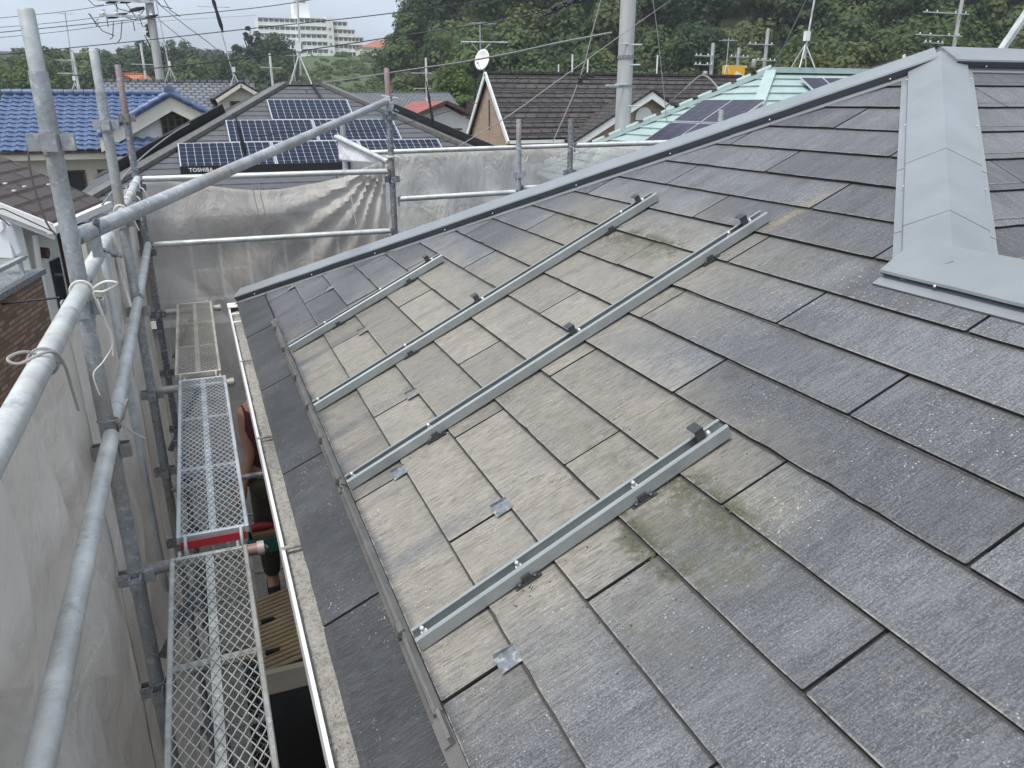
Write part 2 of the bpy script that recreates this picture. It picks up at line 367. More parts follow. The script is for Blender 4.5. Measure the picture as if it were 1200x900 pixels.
def tile_lines(name, c, du, dv, lw=0.06, var=0.25, grain=8, rough=0.75, spec=0.4, axis='YX'):
    # courses and joints for far roofs, drawn on object coordinates (x along the eave, y up the slope)
    q = NT(name); X, Y, Z = q.sep(q.obj())
    br = q.n('ShaderNodeTexBrick'); q.put(br.inputs['Vector'], q.comb(X, Y, 0.0))
    br.inputs['Scale'].default_value = 1.0; br.inputs['Brick Width'].default_value = du; br.inputs['Row Height'].default_value = dv
    br.inputs['Mortar Size'].default_value = dv*lw; br.inputs['Mortar Smooth'].default_value = 0.2
    br.inputs['Color1'].default_value = (*[x*(1-var) for x in c], 1); br.inputs['Color2'].default_value = (*[x*(1+var) for x in c], 1)
    br.inputs['Mortar'].default_value = (*[x*0.22 for x in c], 1)
    n = q.noise(q.obj(), grain, 4, 0.6)
    col = q.mix(q.rng(n, 0.35, 0.7, 0, 0.28), br.outputs['Color'], tuple(min(1, x*1.7) for x in c))
    q.bump(q.math('SUBTRACT', 1.0, br.outputs['Fac']), dv*0.08)
    return q.fin(col, rough, 0, spec)
M['brown_slate'] = tile_lines('brown_slate_roof', (0.075, 0.058, 0.054), 0.9, 0.182, 0.15, 0.1)
M['brown_shake'] = tile_lines('brown_shake_roof', (0.060, 0.053, 0.051), 0.42, 0.245, 0.12, 0.35, 14)
M['grey_slate'] = tile_lines('grey_slate_roof', (0.092, 0.097, 0.106), 4.5, 0.182, 0.10, 0.10)
M['grey_tile'] = tile_lines('grey_tile_roof', (0.15, 0.16, 0.175), 0.28, 0.235, 0.16, 0.2)
M['red_roof'] = tile_lines('red_metal_roof', (0.28, 0.09, 0.08), 3.0, 0.25, 0.06, 0.1)
M['orange_roof'] = tile_lines('orange_roof', (0.42, 0.17, 0.10), 0.3, 0.25, 0.08, 0.15)
M['bluetile'] = simple('blue_glazed_tile', (0.088, 0.132, 0.235), 0.42, 0, 0.35, 9, spec=0.5, var2=0.3)
M['teal'] = simple('teal_metal_roof', (0.35, 0.445, 0.425), 0.35, 0, 0.08, 5, var2=0.12)
def brickmat(name, c1, c2, mort, bw, bh):
    q = NT(name); X, Y, Z = q.sep(q.obj())
    br = q.n('ShaderNodeTexBrick'); q.put(br.inputs['Vector'], q.comb(q.math('ADD', X, Y), Z, 0.0))
    br.inputs['Scale'].default_value = 1; br.inputs['Brick Width'].default_value = bw; br.inputs['Row Height'].default_value = bh
    br.inputs['Mortar Size'].default_value = 0.007; br.inputs['Color1'].default_value = (*c1, 1); br.inputs['Color2'].default_value = (*c2, 1); br.inputs['Mortar'].default_value = (*mort, 1)
    q.bump(q.math('SUBTRACT', 1.0, br.outputs['Fac']), 0.01)
    return q.fin(br.outputs['Color'], 0.85)
M['brick'] = brickmat('tan_brick', (0.34, 0.245, 0.175), (0.42, 0.31, 0.225), (0.36, 0.29, 0.23), 0.22, 0.07)
M['brick2'] = brickmat('brown_brick', (0.16, 0.095, 0.06), (0.34, 0.235, 0.165), (0.14, 0.10, 0.075), 0.16, 0.045)
def pvmat(name, cw, ch, base, line):
    q = NT(name); X, Y, Z = q.sep(q.obj())
    def cell(x, s): return q.math('ABSOLUTE', q.math('SUBTRACT', q.math('FRACT', q.math('DIVIDE', x, s)), 0.5))
    ax = cell(X, cw); ay = cell(Y, ch)
    lx = q.rng(ax, 0.455, 0.475, 0, 1); ly = q.rng(ay, 0.468, 0.482, 0, 0.55)
    dia = q.rng(q.math('ADD', ax, ay), 0.86, 0.89, 0, 1)
    m = q.math('MAXIMUM', q.math('MAXIMUM', lx, ly), dia)
    n = q.noise(q.obj(), 1.2, 2)
    col = q.mix(m, q.mix(n, base, tuple(x*1.5 for x in base)), line)
    return q.fin(col, 0.25, 0, 0.14)
M['pv'] = pvmat('solar_cells', 0.1275, 0.1275, (0.010, 0.014, 0.028), (0.30, 0.33, 0.37))
M['pv2'] = pvmat('solar_cells_dark', 0.4, 0.125, (0.028, 0.026, 0.042), (0.06, 0.06, 0.075))
M['alu'] = simple('aluminium_frame', (0.62, 0.64, 0.66), 0.35, 0.5, 0.05)
M['concrete'] = simple('concrete_pole', (0.42, 0.42, 0.41), 0.85, 0, 0.12, 3, 0.001, sc=(3, 3, .4), var2=0.2)
M['cable'] = simple('black_cable', (0.018, 0.018, 0.02), 0.6)
M['cableg'] = simple('grey_cable', (0.24, 0.24, 0.23), 0.6)
M['ground'] = simple('asphalt_ground', (0.075, 0.072, 0.066), 0.95, 0, 0.3, 0.6, 0.004)
M['skin'] = simple('skin', (0.52, 0.31, 0.22), 0.55, var=0.05)
M['trouser'] = simple('olive_trousers', (0.075, 0.07, 0.058), 0.9, scale=30)
M['shirt'] = simple('maroon_shirt', (0.12, 0.03, 0.035), 0.9, scale=30)
M['hair'] = simple('black_hair', (0.012, 0.010, 0.009), 0.5)
M['shoe'] = simple('navy_shoe', (0.015, 0.018, 0.035), 0.7)
M['tealplastic'] = simple('teal_plastic', (0.02, 0.16, 0.15), 0.4)
M['card'] = simple('cardboard', (0.34, 0.23, 0.13), 0.85)
M['cotton'] = simple('white_cotton', (0.78, 0.78, 0.80), 0.9, var=0.05)
M['tan_corr'] = simple('tan_corrugated', (0.46, 0.36, 0.23), 0.6, scale=5, var=0.2)
M['yellow'] = simple('yellow_sign', (0.78, 0.42, 0.02), 0.5, var=0.08)
M['apt'] = simple('apartment_white', (0.82, 0.83, 0.82), 0.8, var=0.04, scale=0.3)
M['aptdark'] = simple('apartment_opening', (0.30, 0.32, 0.335), 0.5, var=0.2, scale=0.5)
def leafmat(name, a, b, c, fine=3.0):
    q = NT(name); p = q.pos()
    n = q.noise(p, 0.16, 3, 0.6); n2 = q.noise(p, fine, 2, 0.6); r = q.rand()
    col = q.mix(q.rng(n, 0.35, 0.65), a, b)
    col = q.mix(q.rng(n2, 0.4, 0.75, 0, 0.6), col, c)
    q.fin(col, 0.65, 0, 0.25)
    tl = q.n('ShaderNodeBsdfTranslucent'); q.put(tl.inputs['Color'], col)
    m1 = q.n('ShaderNodeMixShader'); m1.inputs[0].default_value = 0.4
    q.t.links.new(q.b.outputs[0], m1.inputs[1]); q.t.links.new(tl.outputs[0], m1.inputs[2]); q.t.links.new(m1.outputs[0], q.out.inputs['Surface'])
    return q.m
M['leaf'] = leafmat('leaves_wood', (0.060, 0.100, 0.038), (0.095, 0.145, 0.052), (0.15, 0.20, 0.075))
M['leaf_far'] = leafmat('leaves_far', (0.055, 0.092, 0.052), (0.080, 0.125, 0.064), (0.11, 0.16, 0.08))
M['leaf_b'] = leafmat('leaves_bright', (0.065, 0.115, 0.025), (0.10, 0.16, 0.035), (0.15, 0.20, 0.06))
M['leaf_y'] = leafmat('leaves_bamboo', (0.10, 0.125, 0.030), (0.15, 0.17, 0.045), (0.22, 0.215, 0.075))
M['leaf_d'] = leafmat('leaves_dark', (0.035, 0.064, 0.032), (0.055, 0.092, 0.042), (0.075, 0.115, 0.048))
M['leaf_m'] = leafmat('leaves_mid_bright', (0.075, 0.122, 0.040), (0.11, 0.165, 0.055), (0.16, 0.215, 0.08))
M['leaf_o'] = leafmat('leaves_olive', (0.080, 0.110, 0.040), (0.12, 0.150, 0.055), (0.17, 0.195, 0.08))
M['bark'] = simple('bark', (0.06, 0.05, 0.04), 0.95)
M['grass'] = simple('grass_slope', (0.085, 0.125, 0.040), 0.95, 0, 0.4, 0.35, detail=6, var2=0.4)
M['forestfloor'] = simple('forest_floor', (0.022, 0.030, 0.014), 0.95, 0, 0.3, 0.2)

def struct(o): o['kind'] = 'structure'; return o
# ================================================================== GROUND AND HILLS (setting)
CAMX = -0.18
def smooth(a, b, x):
    t = max(0.0, min(1.0, (x-a)/(b-a))); return t*t*(3-2*t)
def hill(x, y):
    d = math.hypot(x, y); az = math.degrees(math.atan2(x, max(y, 1e-3)))
    n = mnoise.noise(Vector((x*0.012, y*0.012, 0.3)))
    right = smooth(13.0, 21, az)
    hr = smooth(82, 230, d)*78*(1 + 0.12*n)
    hl = smooth(125, 215, d)*9 + smooth(215, 330, d)*14 + 3*n*smooth(130, 200, d)
    mid = smooth(6.5, 10, az)*(1-smooth(15, 19, az))
    hm = smooth(110, 175, d)*7.0 + smooth(175, 340, d)*17
    base = hl*(1-mid) + hm*mid
    return base*(1-right) + hr*right
def build_ground():
    xs = np.concatenate([np.linspace(-420, -40, 39), np.linspace(-36, 60, 20), np.linspace(66, 420, 60)])
    ys = np.concatenate([np.linspace(-60, 70, 16), np.linspace(76, 520, 75)])
    vs = []; fs = []
    for y in ys:
        for x in xs: vs.append((x, y, hill(x, y) if y > 40 else 0.0))
    nx = len(xs)
    for j in range(len(ys)-1):
        for i in range(nx-1): fs.append((j*nx+i, j*nx+i+1, (j+1)*nx+i+1, (j+1)*nx+i))
    m = MB(); m.add(vs, fs, True)
    q = NT('terrain'); X, Y, Z = q.sep(q.pos())
    n = q.noise(q.pos(), 0.09, 5, 0.65); n2 = q.noise(q.pos(), 0.7, 4, 0.6)
    g = q.mix(q.rng(n, 0.35, 0.65), (0.018, 0.028, 0.011), (0.040, 0.058, 0.020))
    g = q.mix(q.rng(n2, 0.5, 0.8, 0, 0.5), g, (0.03, 0.042, 0.016))
    asp = q.mix(q.rng(n2, 0.4, 0.7), (0.07, 0.068, 0.064), (0.11, 0.105, 0.095))
    ra = q.math('DIVIDE', X, q.math('MAXIMUM', Y, 1.0)); gm = q.math('MULTIPLY', q.rng(ra, 0.10, 0.15), q.rng(ra, 0.27, 0.33, 1, 0)); g = q.mix(gm, g, q.mix(q.rng(n2, 0.35, 0.65), (0.040, 0.066, 0.022), (0.085, 0.12, 0.042)))
    q.fin(q.mix(q.rng(Z, 0.2, 1.2), asp, g), 0.95)
    o = m.build('ground', q.m); struct(o)
    # a far apron so the land reaches the horizon
    a = MB().add([(-3000,-3000,-0.6),(3000,-3000,-0.6),(3000,3000,-0.6),(-3000,3000,-0.6)], [(0,1,2,3)])
    struct(a.build('far_ground', M['ground']))
build_ground()

# ================================================================== MAIN HOUSE
S0 = 5.40                      # u + X on the far hip
XP, UP = 2.80, 2.60            # peak
XR = 1.66; UJ = XR - (XP - UP) # ridge of the wing, its junction
ZP = EZ + 0.5*XP; ZR = EZ + 0.5*XR
N1 = Vector((-ST, 0, CT))
def R(u, s, h=0.0): return Vector((s*CT - h*ST, u, EZ + s*ST + h*CT))
def R2(x, d, h=0.0): return Vector((x, UP - d*CT - h*ST, ZP - d*ST + h*CT))
house = empty('house', (3.0, 0.5, 0), 'grey slate roofed house under repair with hip caps, in the foreground', 'house')
HY0 = -4.0
# walls + soffit
mb = MB().box((0.50, HY0+0.5, 0.0), (6.4, S0-0.50, EZ-0.18)); mb.build('wall', M['wallg'], house)
mb = MB().box((0.02, HY0+0.45, EZ-0.175), (0.52, S0-0.03, EZ-0.145)); mb.build('soffit', M['wallc'], house)
MB().box((-0.30, 3.2, 2.82), (0.52, 5.3, 2.88)).build('lower_slab', M['black'], house)  # dark slab added to stand in for shade in the gap below the gutter
mb = MB().box((-0.002, HY0+0.4, EZ-0.165), (0.018, S0-0.04, EZ-0.012)); mb.build('fascia_board', M['trimw'], house)
# roof decks (hip roof with a wing)
roof = None
mb = MB()
def slab(pts, t=0.03):
    mb.prism([Vector(p) for p in pts], (0, 0, -t))
e = 0.0
XE = 2*XP + 3.2
slab([(0, HY0, EZ), (0, S0, EZ), (XP, UP, ZP), (XR, UJ, ZR), (XR, HY0, ZR)])
slab([(0, S0+0.001, EZ), (XE, S0+0.001, EZ), (XE-XP, UP+0.001, ZP), (XP, UP+0.001, ZP)])
slab([(XE, S0, EZ), (XE, UP-XP, EZ), (XE-XP, UP, ZP)])
slab([(XP, UP, ZP), (XE-XP, UP, ZP), (XE, UP-XP, EZ), (XR+XR, UJ-XR, EZ), (XR, UJ, ZR)])
slab([(XR+0.001, HY0, ZR), (XR+0.001, UJ, ZR), (2*XR, UJ-XR, EZ), (2*XR, HY0, EZ)])
roof = mb.build('roof', M['deck'], house)

def clip(poly, a, b, c):          # keep a*x+b*y <= c
    out = []
    for i in range(len(poly)):
        p = poly[i]; q = poly[(i+1) % len(poly)]
        dp = a*p[0]+b*p[1]-c; dq = a*q[0]+b*q[1]-c
        if dp <= 0: out.append(p)
        if (dp < 0 < dq) or (dq < 0 < dp):
            t = dp/(dp-dq); out.append((p[0]+(q[0]-p[0])*t, p[1]+(q[1]-p[1])*t))
    return out
TS = 0.0078
def slate_piece(poly, s0, fn, mat, th=TS, tilt=0.0, uc=0.0):
    # poly in (u, s); top face falls from 2*th at the butt to th one exposure higher
    def top(u, s): return 2*th + 0.0004 - th/0.182*(s-s0) + tilt*(u-uc)
    n = len(poly)
    if n < 3: return
    area = 0.5*sum(poly[i][0]*poly[(i+1)%n][1]-poly[(i+1)%n][0]*poly[i][1] for i in range(n))
    if abs(area) < 0.0012: return
    vs = [fn(u, s, top(u, s)) for u, s in poly] + [fn(u, s, top(u, s)-th) for u, s in poly]
    fs = [tuple(range(n)), tuple(range(n, 2*n))[::-1]] + [(i, n+i, n+(i+1) % n, (i+1) % n) for i in range(n)]
    m = MB(); m.add(vs, fs[1:]); nside = len(m.f)
    for pc in (clip(poly, 0, 1, s0+0.1825), clip(poly, 0, -1, -(s0+0.1825))):
        if len(pc) >= 3: m.add([fn(u, s, top(u, s)) for u, s in pc], [tuple(range(len(pc)))])
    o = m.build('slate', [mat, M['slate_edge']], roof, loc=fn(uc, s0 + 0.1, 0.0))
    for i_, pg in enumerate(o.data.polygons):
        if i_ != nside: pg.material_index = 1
    return o
def rect_rough(u0, u1, s0, s1, seed):
    r = random.Random(seed); pts = []
    nseg = 14
    for i in range(nseg+1):
        u = u0 + (u1-u0)*i/nseg
        j = (r.random()-0.5)*0.0016
        if r.random() < 0.06: j += 0.003
        if i in (0, nseg): j = 0.001
        pts.append((u, s0 + j))
    # nicked corners
    pts[0] = (u0 + 0.003, s0 + 0.001); pts.insert(0, (u0, s0 + 0.004))
    pts[-1] = (u1 - 0.003, s0 + 0.001); pts.append((u1, s0 + 0.004))
    return pts + [(u1, s1), (u0, s1)]
for k in range(-2, 16):
    s0 = (k+2)*0.182 + (-0.014 if k == -2 else 0)
    ph = 1.675 if k % 2 == 0 else 1.675 - 0.455
    for mI in range(-5, 6):
        a = ph + 0.91*mI + random.uniform(-0.0015, 0.0015); b = a + 0.91
        gap = 0.0082
        s0j = s0 + random.uniform(-0.0012, 0.0012)
        if b < -1.9: continue
        poly = rect_rough(a + gap/2, b - gap/2, s0j, (k+3)*0.182 + 0.05, k*100+mI)
        poly = clip(poly, 1, CT, S0 - 0.01)
        if s0*CT > 1.55: poly = clip(poly, -1, CT, XP - UP - 0.01)
        else: poly = clip(poly, 0, CT, XR if (a < UJ - .4 or s0*CT > 1.4) else 99)
        if len(poly) >= 3:
            cu = sum(p[0] for p in poly)/len(poly)
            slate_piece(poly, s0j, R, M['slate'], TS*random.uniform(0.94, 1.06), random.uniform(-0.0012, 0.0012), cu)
# slates of the slope that faces the camera, right of the wide hip cap
SPD = XP/CT
for k in range(5, 16):
    d0 = SPD - (k+2)*0.182           # butt, distance below the ridge
    for mI in range(0, 6):
        a = 1.30 + (0.455 if k % 2 else 0) + 0.91*mI + 0.12; b = a + 0.91
        fn = lambda x, s, h, k=k: R2(x, SPD - s, h)
        s0 = (k+2)*0.182
        poly = rect_rough(a+0.002, b-0.002, s0, s0+0.182+0.05, 9000+k*50+mI)
        # right of the hip (x - X_hip >= 0): hip x at height s -> s*CT
        poly = clip(poly, -1, CT, -0.01)
        poly = clip(poly, 0, 1, SPD)
        poly = clip(poly, -1, -CT, -(2*XR) - 0.02)      # above the valley: x + (..)
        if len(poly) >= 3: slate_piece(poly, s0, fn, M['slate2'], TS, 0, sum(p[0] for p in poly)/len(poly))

# metal caps ----------------------------------------------------------------
def cap(p, q, n1, n2, w1=0.078, hw=0.056, fl=0.024, hc=0.070, name='hip_cap', lift=0.0, label=None, screws=True, parent=house, dark=True):
    p = Vector(p); q = Vector(q); D = (q-p).normalized(); n1 = Vector(n1); n2 = Vector(n2)
    A1 = n1.cross(D); A1 = A1 if A1.z < 0 else -A1
    A2 = n2.cross(D); A2 = A2 if A2.z < 0 else -A2
    A1.normalize(); A2.normalize(); up = (n1+n2).normalized()
    def prof(o):
        L_ = lambda A, n, d, h: o + A*d + n*(h+lift)
        return [L_(A1,n1,w1+fl,0.010), L_(A1,n1,w1+fl,0.0145), L_(A1,n1,w1-0.010,0.017), L_(A1,n1,w1+0.001,hw-0.006), L_(A1,n1,w1-0.003,hw),
                o + up*(hc+lift),
                L_(A2,n2,w1-0.003,hw), L_(A2,n2,w1+0.001,hw-0.006), L_(A2,n2,w1-0.010,0.017), L_(A2,n2,w1+fl,0.0145), L_(A2,n2,w1+fl,0.010)]
    nseg = max(2, int((q-p).length/0.12)); m = MB(); vs = []; fs = []
    np_ = 11
    for i in range(nseg+1):
        pr = prof(p + (q-p)*(i/nseg))
        for jx, v in enumerate(pr):
            wob = (mnoise.noise(v*5.0)*0.0022 + mnoise.noise(v*13.0)*0.0012) if jx not in (0, 1, 9, 10) else 0
            vs.append(v + up*wob)
    for i in range(nseg):
        for j in range(np_-1): fs.append((i*np_+j, i*np_+j+1, (i+1)*np_+j+1, (i+1)*np_+j))
    fs.append(tuple(range(np_))[::-1]); fs.append(tuple(nseg*np_ + j for j in range(np_)))
    m.add(vs, fs)
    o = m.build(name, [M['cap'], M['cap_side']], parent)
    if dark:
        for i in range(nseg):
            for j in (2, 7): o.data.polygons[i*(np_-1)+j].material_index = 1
    if label: o['label'] = label
    if screws:
        sm = MB(); L_ = (q-p).length; t = 0.18
        while t < L_:
            for A, n in ((A1, n1), (A2, n2)):
                c = p + D*t + A*(w1+0.002) + n*(0.030+lift)
                sm.path([c - A*0.003, c + A*0.002, c + A*0.004], [0.0035, 0.0035, 0.001], 8)
            t += 0.5
        sm.build('screw', M['bolt'], o)
    return o
n_far = Vector((0, ST, CT)); n_front = Vector((0, -ST, CT)); n_right = Vector((ST, 0, CT))
HP = Vector((XP, UP, ZP)); HC = Vector((0, S0, EZ)); HJ = Vector((XR, UJ, ZR))
def lerp(a, b, t): return a + (b-a)*t
# far hip in three overlapping lengths
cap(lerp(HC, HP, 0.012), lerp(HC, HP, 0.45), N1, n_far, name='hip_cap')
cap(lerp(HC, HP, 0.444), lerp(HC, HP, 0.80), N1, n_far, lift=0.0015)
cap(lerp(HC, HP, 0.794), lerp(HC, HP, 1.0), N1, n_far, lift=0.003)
# wide hip cap coming towards the viewer
WW = dict(dark=False, w1=0.108, hw=0.032, fl=0.026, hc=0.054)
c1 = cap(lerp(HP, HJ, 0.0), lerp(HP, HJ, 0.60), N1, n_front, name='hip_cap', lift=0.0045, label='wide grey hip cap length below the peak', **WW)
c2 = cap(lerp(HP, HJ, 0.594), lerp(HP, HJ, 0.86), N1, n_front, name='hip_cap', lift=0.003, **WW)
c3 = cap(lerp(HP, HJ, 0.855), lerp(HP, HJ, 1.03), N1, n_front, name='hip_cap', lift=0.0015, **WW)
# main ridge to the right, ridge of the wing towards the viewer
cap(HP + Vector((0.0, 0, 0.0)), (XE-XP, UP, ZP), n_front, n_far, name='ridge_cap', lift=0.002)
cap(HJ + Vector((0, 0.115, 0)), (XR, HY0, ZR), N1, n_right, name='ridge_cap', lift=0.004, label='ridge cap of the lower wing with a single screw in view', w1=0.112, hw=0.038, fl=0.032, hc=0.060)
# gutter --------------------------------------------------------------------
gx0, gx1 = -0.070, 0.035; gz = EZ - 0.035
g = MB(); GY0, GY1 = HY0, S0 + 0.05
g.sweep([(gx0-0.004, gz), (gx0-0.004, gz-0.075), (gx1, gz-0.075), (gx1, gz-0.012), (gx1-0.002, gz-0.012), (gx1-0.002, gz-0.072), (gx0+0.000, gz-0.072), (gx0+0.000, gz-0.006), (gx0+0.006, gz-0.006), (gx0+0.006, gz)],
        (0, GY0, 0), (0, GY1, 0), (1, 0, 0), (0, 0, 1))
g.box((gx0-0.006, GY1-0.004, gz-0.078), (gx1+0.002, GY1+0.003, gz+0.004))
g.box((gx0-0.008, GY1-0.13, gz+0.0035), (gx1+0.012, GY1+0.003, gz+0.0075))
gut = g.build('gutter', M['gutter'], house)
sm = MB(); n = 170; vs = []; fs = []
nyy = 420
for j in range(nyy+1):
    y = GY0 + (GY1-0.13-GY0)*j/nyy
    for i in range(9):
        x = gx0 + 0.0075 + (gx1-0.003-gx0-0.0075)*i/8
        h = -0.022 + 0.012*mnoise.noise(Vector((x*14, y*9, 0))) + 0.006*mnoise.noise(Vector((x*60, y*45, 3))) + 0.012*(i/8)
        if i == 0: h -= 0.006
        vs.append((x, y, gz + h))
for j in range(nyy):
    for i in range(8): fs.append((j*9+i, j*9+i+1, (j+1)*9+i+1, (j+1)*9+i))
sm.add(vs, fs, True); sm.build('silt', M['silt'], gut)
for y in (5.15, 4.94, 4.12, 3.05, 2.16, 1.25, 0.35, -0.55):
    m = MB().path([(gx0-0.003, y, gz-0.002), (gx0+0.02, y, gz+0.003), (gx1-0.015, y, gz+0.003), (gx1+0.01, y, gz-0.004)], 0.0075, 8)
    m.build('gutter_bracket', M['silt'] if y < 4.5 else M['gutter'], gut)
# snow guards (small metal tabs caught in the slate joints) ---------------------
for (u, k) in ((1.213, -0.15), (1.674, 0.86), (2.137, -0.14), (2.582, 0.86), (3.472, 0.86), (4.411, 0.87), (4.894, -0.13)):
    s = (k+2)*0.182; m = MB()
    w_ = 0.050
    prof = [(0.030, 0.0145), (-0.012, 0.0155), (-0.019, 0.0145), (-0.020, 0.0165), (-0.012, 0.0178), (0.030, 0.0168)]
    m.sweep(prof, R(u-w_/2, s), R(u+w_/2, s), R(0, 1)-R(0, 0), N1)
    m.prism([R(u+w_/2, s-0.018, 0.0145), R(u+w_/2, s+0.030, 0.0145), R(u+w_/2, s+0.030, 0.020), R(u+w_/2, s-0.018, 0.027)], (0, 0.0014, 0))
    m.build('snow_guard', M['galv_d'], roof)

# ================================================================== MOUNTING RAILS ON THE ROOF
RW, RH, RB = 0.046, 0.035, 0.020
def rail(u, s0, s1, label, clamps, bolts, feet):
    e_ = empty('mounting_rail', R(u, s0), label, 'rail', 'solar panel mounting rails on the roof')
    d = R(0, 1) - R(0, 0)
    t_ = 0.0026; hw = RW/2; b, tp = RB, RB+RH
    prof = [(-hw, b), (hw, b), (hw, tp-0.004), (hw-0.003, tp), (hw-0.012, tp), (hw-0.012, tp-t_), (hw-t_, tp-t_-0.001), (hw-t_, b+t_), (-hw+t_, b+t_), (-hw+t_, tp-t_-0.001), (-hw+0.008, tp-t_), (-hw+0.008, tp), (-hw+0.003, tp), (-hw, tp-0.004)]
    ch = MB().sweep(prof, R(u, s0), R(u, s1), (0, 1, 0), N1).build('channel', M['steel'], e_)
    for s in bolts:
        m = MB(); c0 = R(u-0.004, s, b); c1_ = R(u-0.004, s, tp+0.006)
        m.path([c0, c1_], 0.005, 8)
        m.path([R(u-0.004, s, tp-0.012), R(u-0.004, s, tp-0.006)], 0.009, 6)
        m.path([R(u-0.004, s, tp+0.006), R(u-0.004, s, tp+0.010)], [0.0055, 0.002], 8)
        m.build('bolt', M['bolt'], e_)
    for s in clamps:
        m = MB(); hwid = 0.018
        # upright web with flanges and a top lip leaning over the roof
        m.prism([R(u-0.002, s-0.002, b), R(u-0.002, s+0.004, b), R(u-0.002, s+0.004, tp+0.030), R(u-0.002, s-0.002, tp+0.030)], (0, hwid, 0))
        m.prism([R(u-0.012, s-0.014, b), R(u-0.012, s+0.010, b), R(u-0.012, s+0.010, tp+0.028), R(u-0.012, s-0.014, tp+0.028)], (0, 0.0035, 0))
        m.prism([R(u-0.014, s-0.016, tp+0.028), R(u-0.014, s+0.010, tp+0.028), R(u-0.014, s+0.010, tp+0.031), R(u-0.014, s-0.016, tp+0.031)], (0, 0.034, 0))
        cl = m.build('end_clamp', M['darksteel'], e_)
        m = MB().path([R(u-0.004, s+0.022, b+0.01), R(u-0.004, s+0.022, tp+0.002), R(u-0.004, s+0.022, tp+0.006)], [0.006, 0.006, 0.002], 8)
        m.build('bolt', M['bolt'], e_)
    for s in feet:
        m = MB()
        m.prism([R(u-0.034, s-0.035, 0.0145), R(u-0.034, s+0.035, 0.0145), R(u-0.034, s+0.035, 0.017), R(u-0.034, s-0.035, 0.017)], (0, 0.068, 0))
        for ds in (-0.022, 0.020):
            m.path([R(u-0.028, s+ds, 0.014), R(u-0.028, s+ds, 0.023), R(u-0.028, s+ds, 0.025)], [0.006, 0.006, 0.002], 8)
        m.prism([R(u-0.03, s-0.012, 0.016), R(u-0.03, s+0.012, 0.016), R(u-0.03, s+0.012, 0.034), R(u-0.03, s-0.012, 0.034)], (0, 0.012, 0))
        m.build('foot_bracket', M['darksteel'], e_)
    return e_
S1 = 0.19
rail(1.405, S1, 1.068, 'nearest grey steel channel rail, upright dark clamp at its upper end', [1.00], [0.215, 0.47, 0.80], [0.47, 0.80])
rail(2.225, S1, 1.885, 'long grey steel channel rail with two upright clamps, second from the viewer', [1.07, 1.80], [0.215, 0.50, 1.73], [0.50, 1.62])
rail(2.930, S1, 1.875, 'long grey steel channel rail running up towards the mossy slates, third from the viewer', [0.97, 1.79], [0.215, 0.62, 1.70], [0.62, 1.62])
rail(3.760, S1, 1.072, 'short grey steel channel rail nearest the far hip', [1.00], [0.40, 0.72], [0.45, 0.86])
er = empty('edge_rail', R(1.07, 0.165), 'long weathered metal trim rail laid along the roof edge below the channel rails', 'rail')
d = R(0, 1) - R(0, 0)
prof = [(-0.018, 0.0135), (0.016, 0.0135), (0.016, 0.030), (0.006, 0.044), (0.003, 0.044), (0.003, 0.034), (-0.004, 0.034), (-0.008, 0.022), (-0.018, 0.018)]
segs = [(1.19, 2.218), (2.232, 3.755), (3.765, 4.35)]
for a, b in segs:
    MB().sweep(prof, R(a, 0.165), R(b, 0.165), d, N1).build('trim_length', M['edge'], er)
fl = [(-0.018, 0.0135), (0.016, 0.0135), (0.016, 0.019), (-0.018, 0.017)]
MB().sweep(fl, R(1.04, 0.165), R(1.19, 0.165), d, N1).build('base_strip', M['edge'], er)
hol = [(-0.012, 0.019), (0.014, 0.020), (0.012, 0.042), (0.004, 0.042), (0.004, 0.024), (-0.012, 0.023)]
MB().sweep(hol, R(1.11, 0.165), R(1.19, 0.165), d, N1).build('open_end', M['edge'], er)
MB().sweep(fl, R(4.35, 0.165), R(4.45, 0.165), d, N1).build('base_strip', M['edge'], er)
for u in (1.45, 2.27, 2.62, 2.97, 3.35, 3.80, 4.2):
    MB().sweep([(-0.016, 0.030), (0.010, 0.034), (0.010, 0.047), (-0.004, 0.046), (-0.014, 0.036)], R(u, 0.165), R(u+0.035, 0.165), d, N1).build('joint_clip', M['edge'], er)

# moss tufts and litter lying in the slate joints ------------------------------------
rm_ = random.Random(5); mo = MB(); li = MB()
def tuft(u, s, r, h, mb_):
    k_ = math.floor(s/0.182); top_ = 2*TS - TS/0.182*(s - k_*0.182)
    c_ = R(u, s, top_ - 0.001); n_ = 5; a0 = rm_.random()*6
    ring_ = [c_ + Vector((0, 1, 0))*(r*rm_.uniform(.7, 1.2)*math.cos(a0+6.283*i/n_)) + (R(0, 1)-R(0, 0))*(r*rm_.uniform(.7, 1.2)*math.sin(a0+6.283*i/n_)) for i in range(n_)]
    mb_.add(ring_ + [c_ + N1*h], [(i, (i+1) % n_, n_) for i in range(n_)], True)
for (u0, k0, ru, rk, cnt) in ((2.62, 6.9, .30, .8, 420), (3.2, 7.1, .24, .7, 200), (1.25, 2.6, .22, .9, 620), (1.64, 2.7, .2, .8, 200), (3.9, 3.8, .2, .6, 90), (3.3, 3.6, .25, .8, 110), (1.1, 1.4, .3, 1.0, 160), (2.0, 7.4, .3, .8, 120)):
    for i in range(cnt):
        u = rm_.gauss(u0, ru*.55); kq = rm_.gauss(k0, rk*.6)
        if rm_.random() < .45: kq = round(kq) - abs(rm_.gauss(0, .035))      # caught below a butt
        sq = (kq+2)*.182
        v_ = mnoise.noise(Vector((u*14, sq*14, 0)))
        if v_ < -0.02: continue
        r_ = rm_.uniform(.0015, .0048); tuft(u, sq, r_, r_*rm_.uniform(.35, .8), mo)
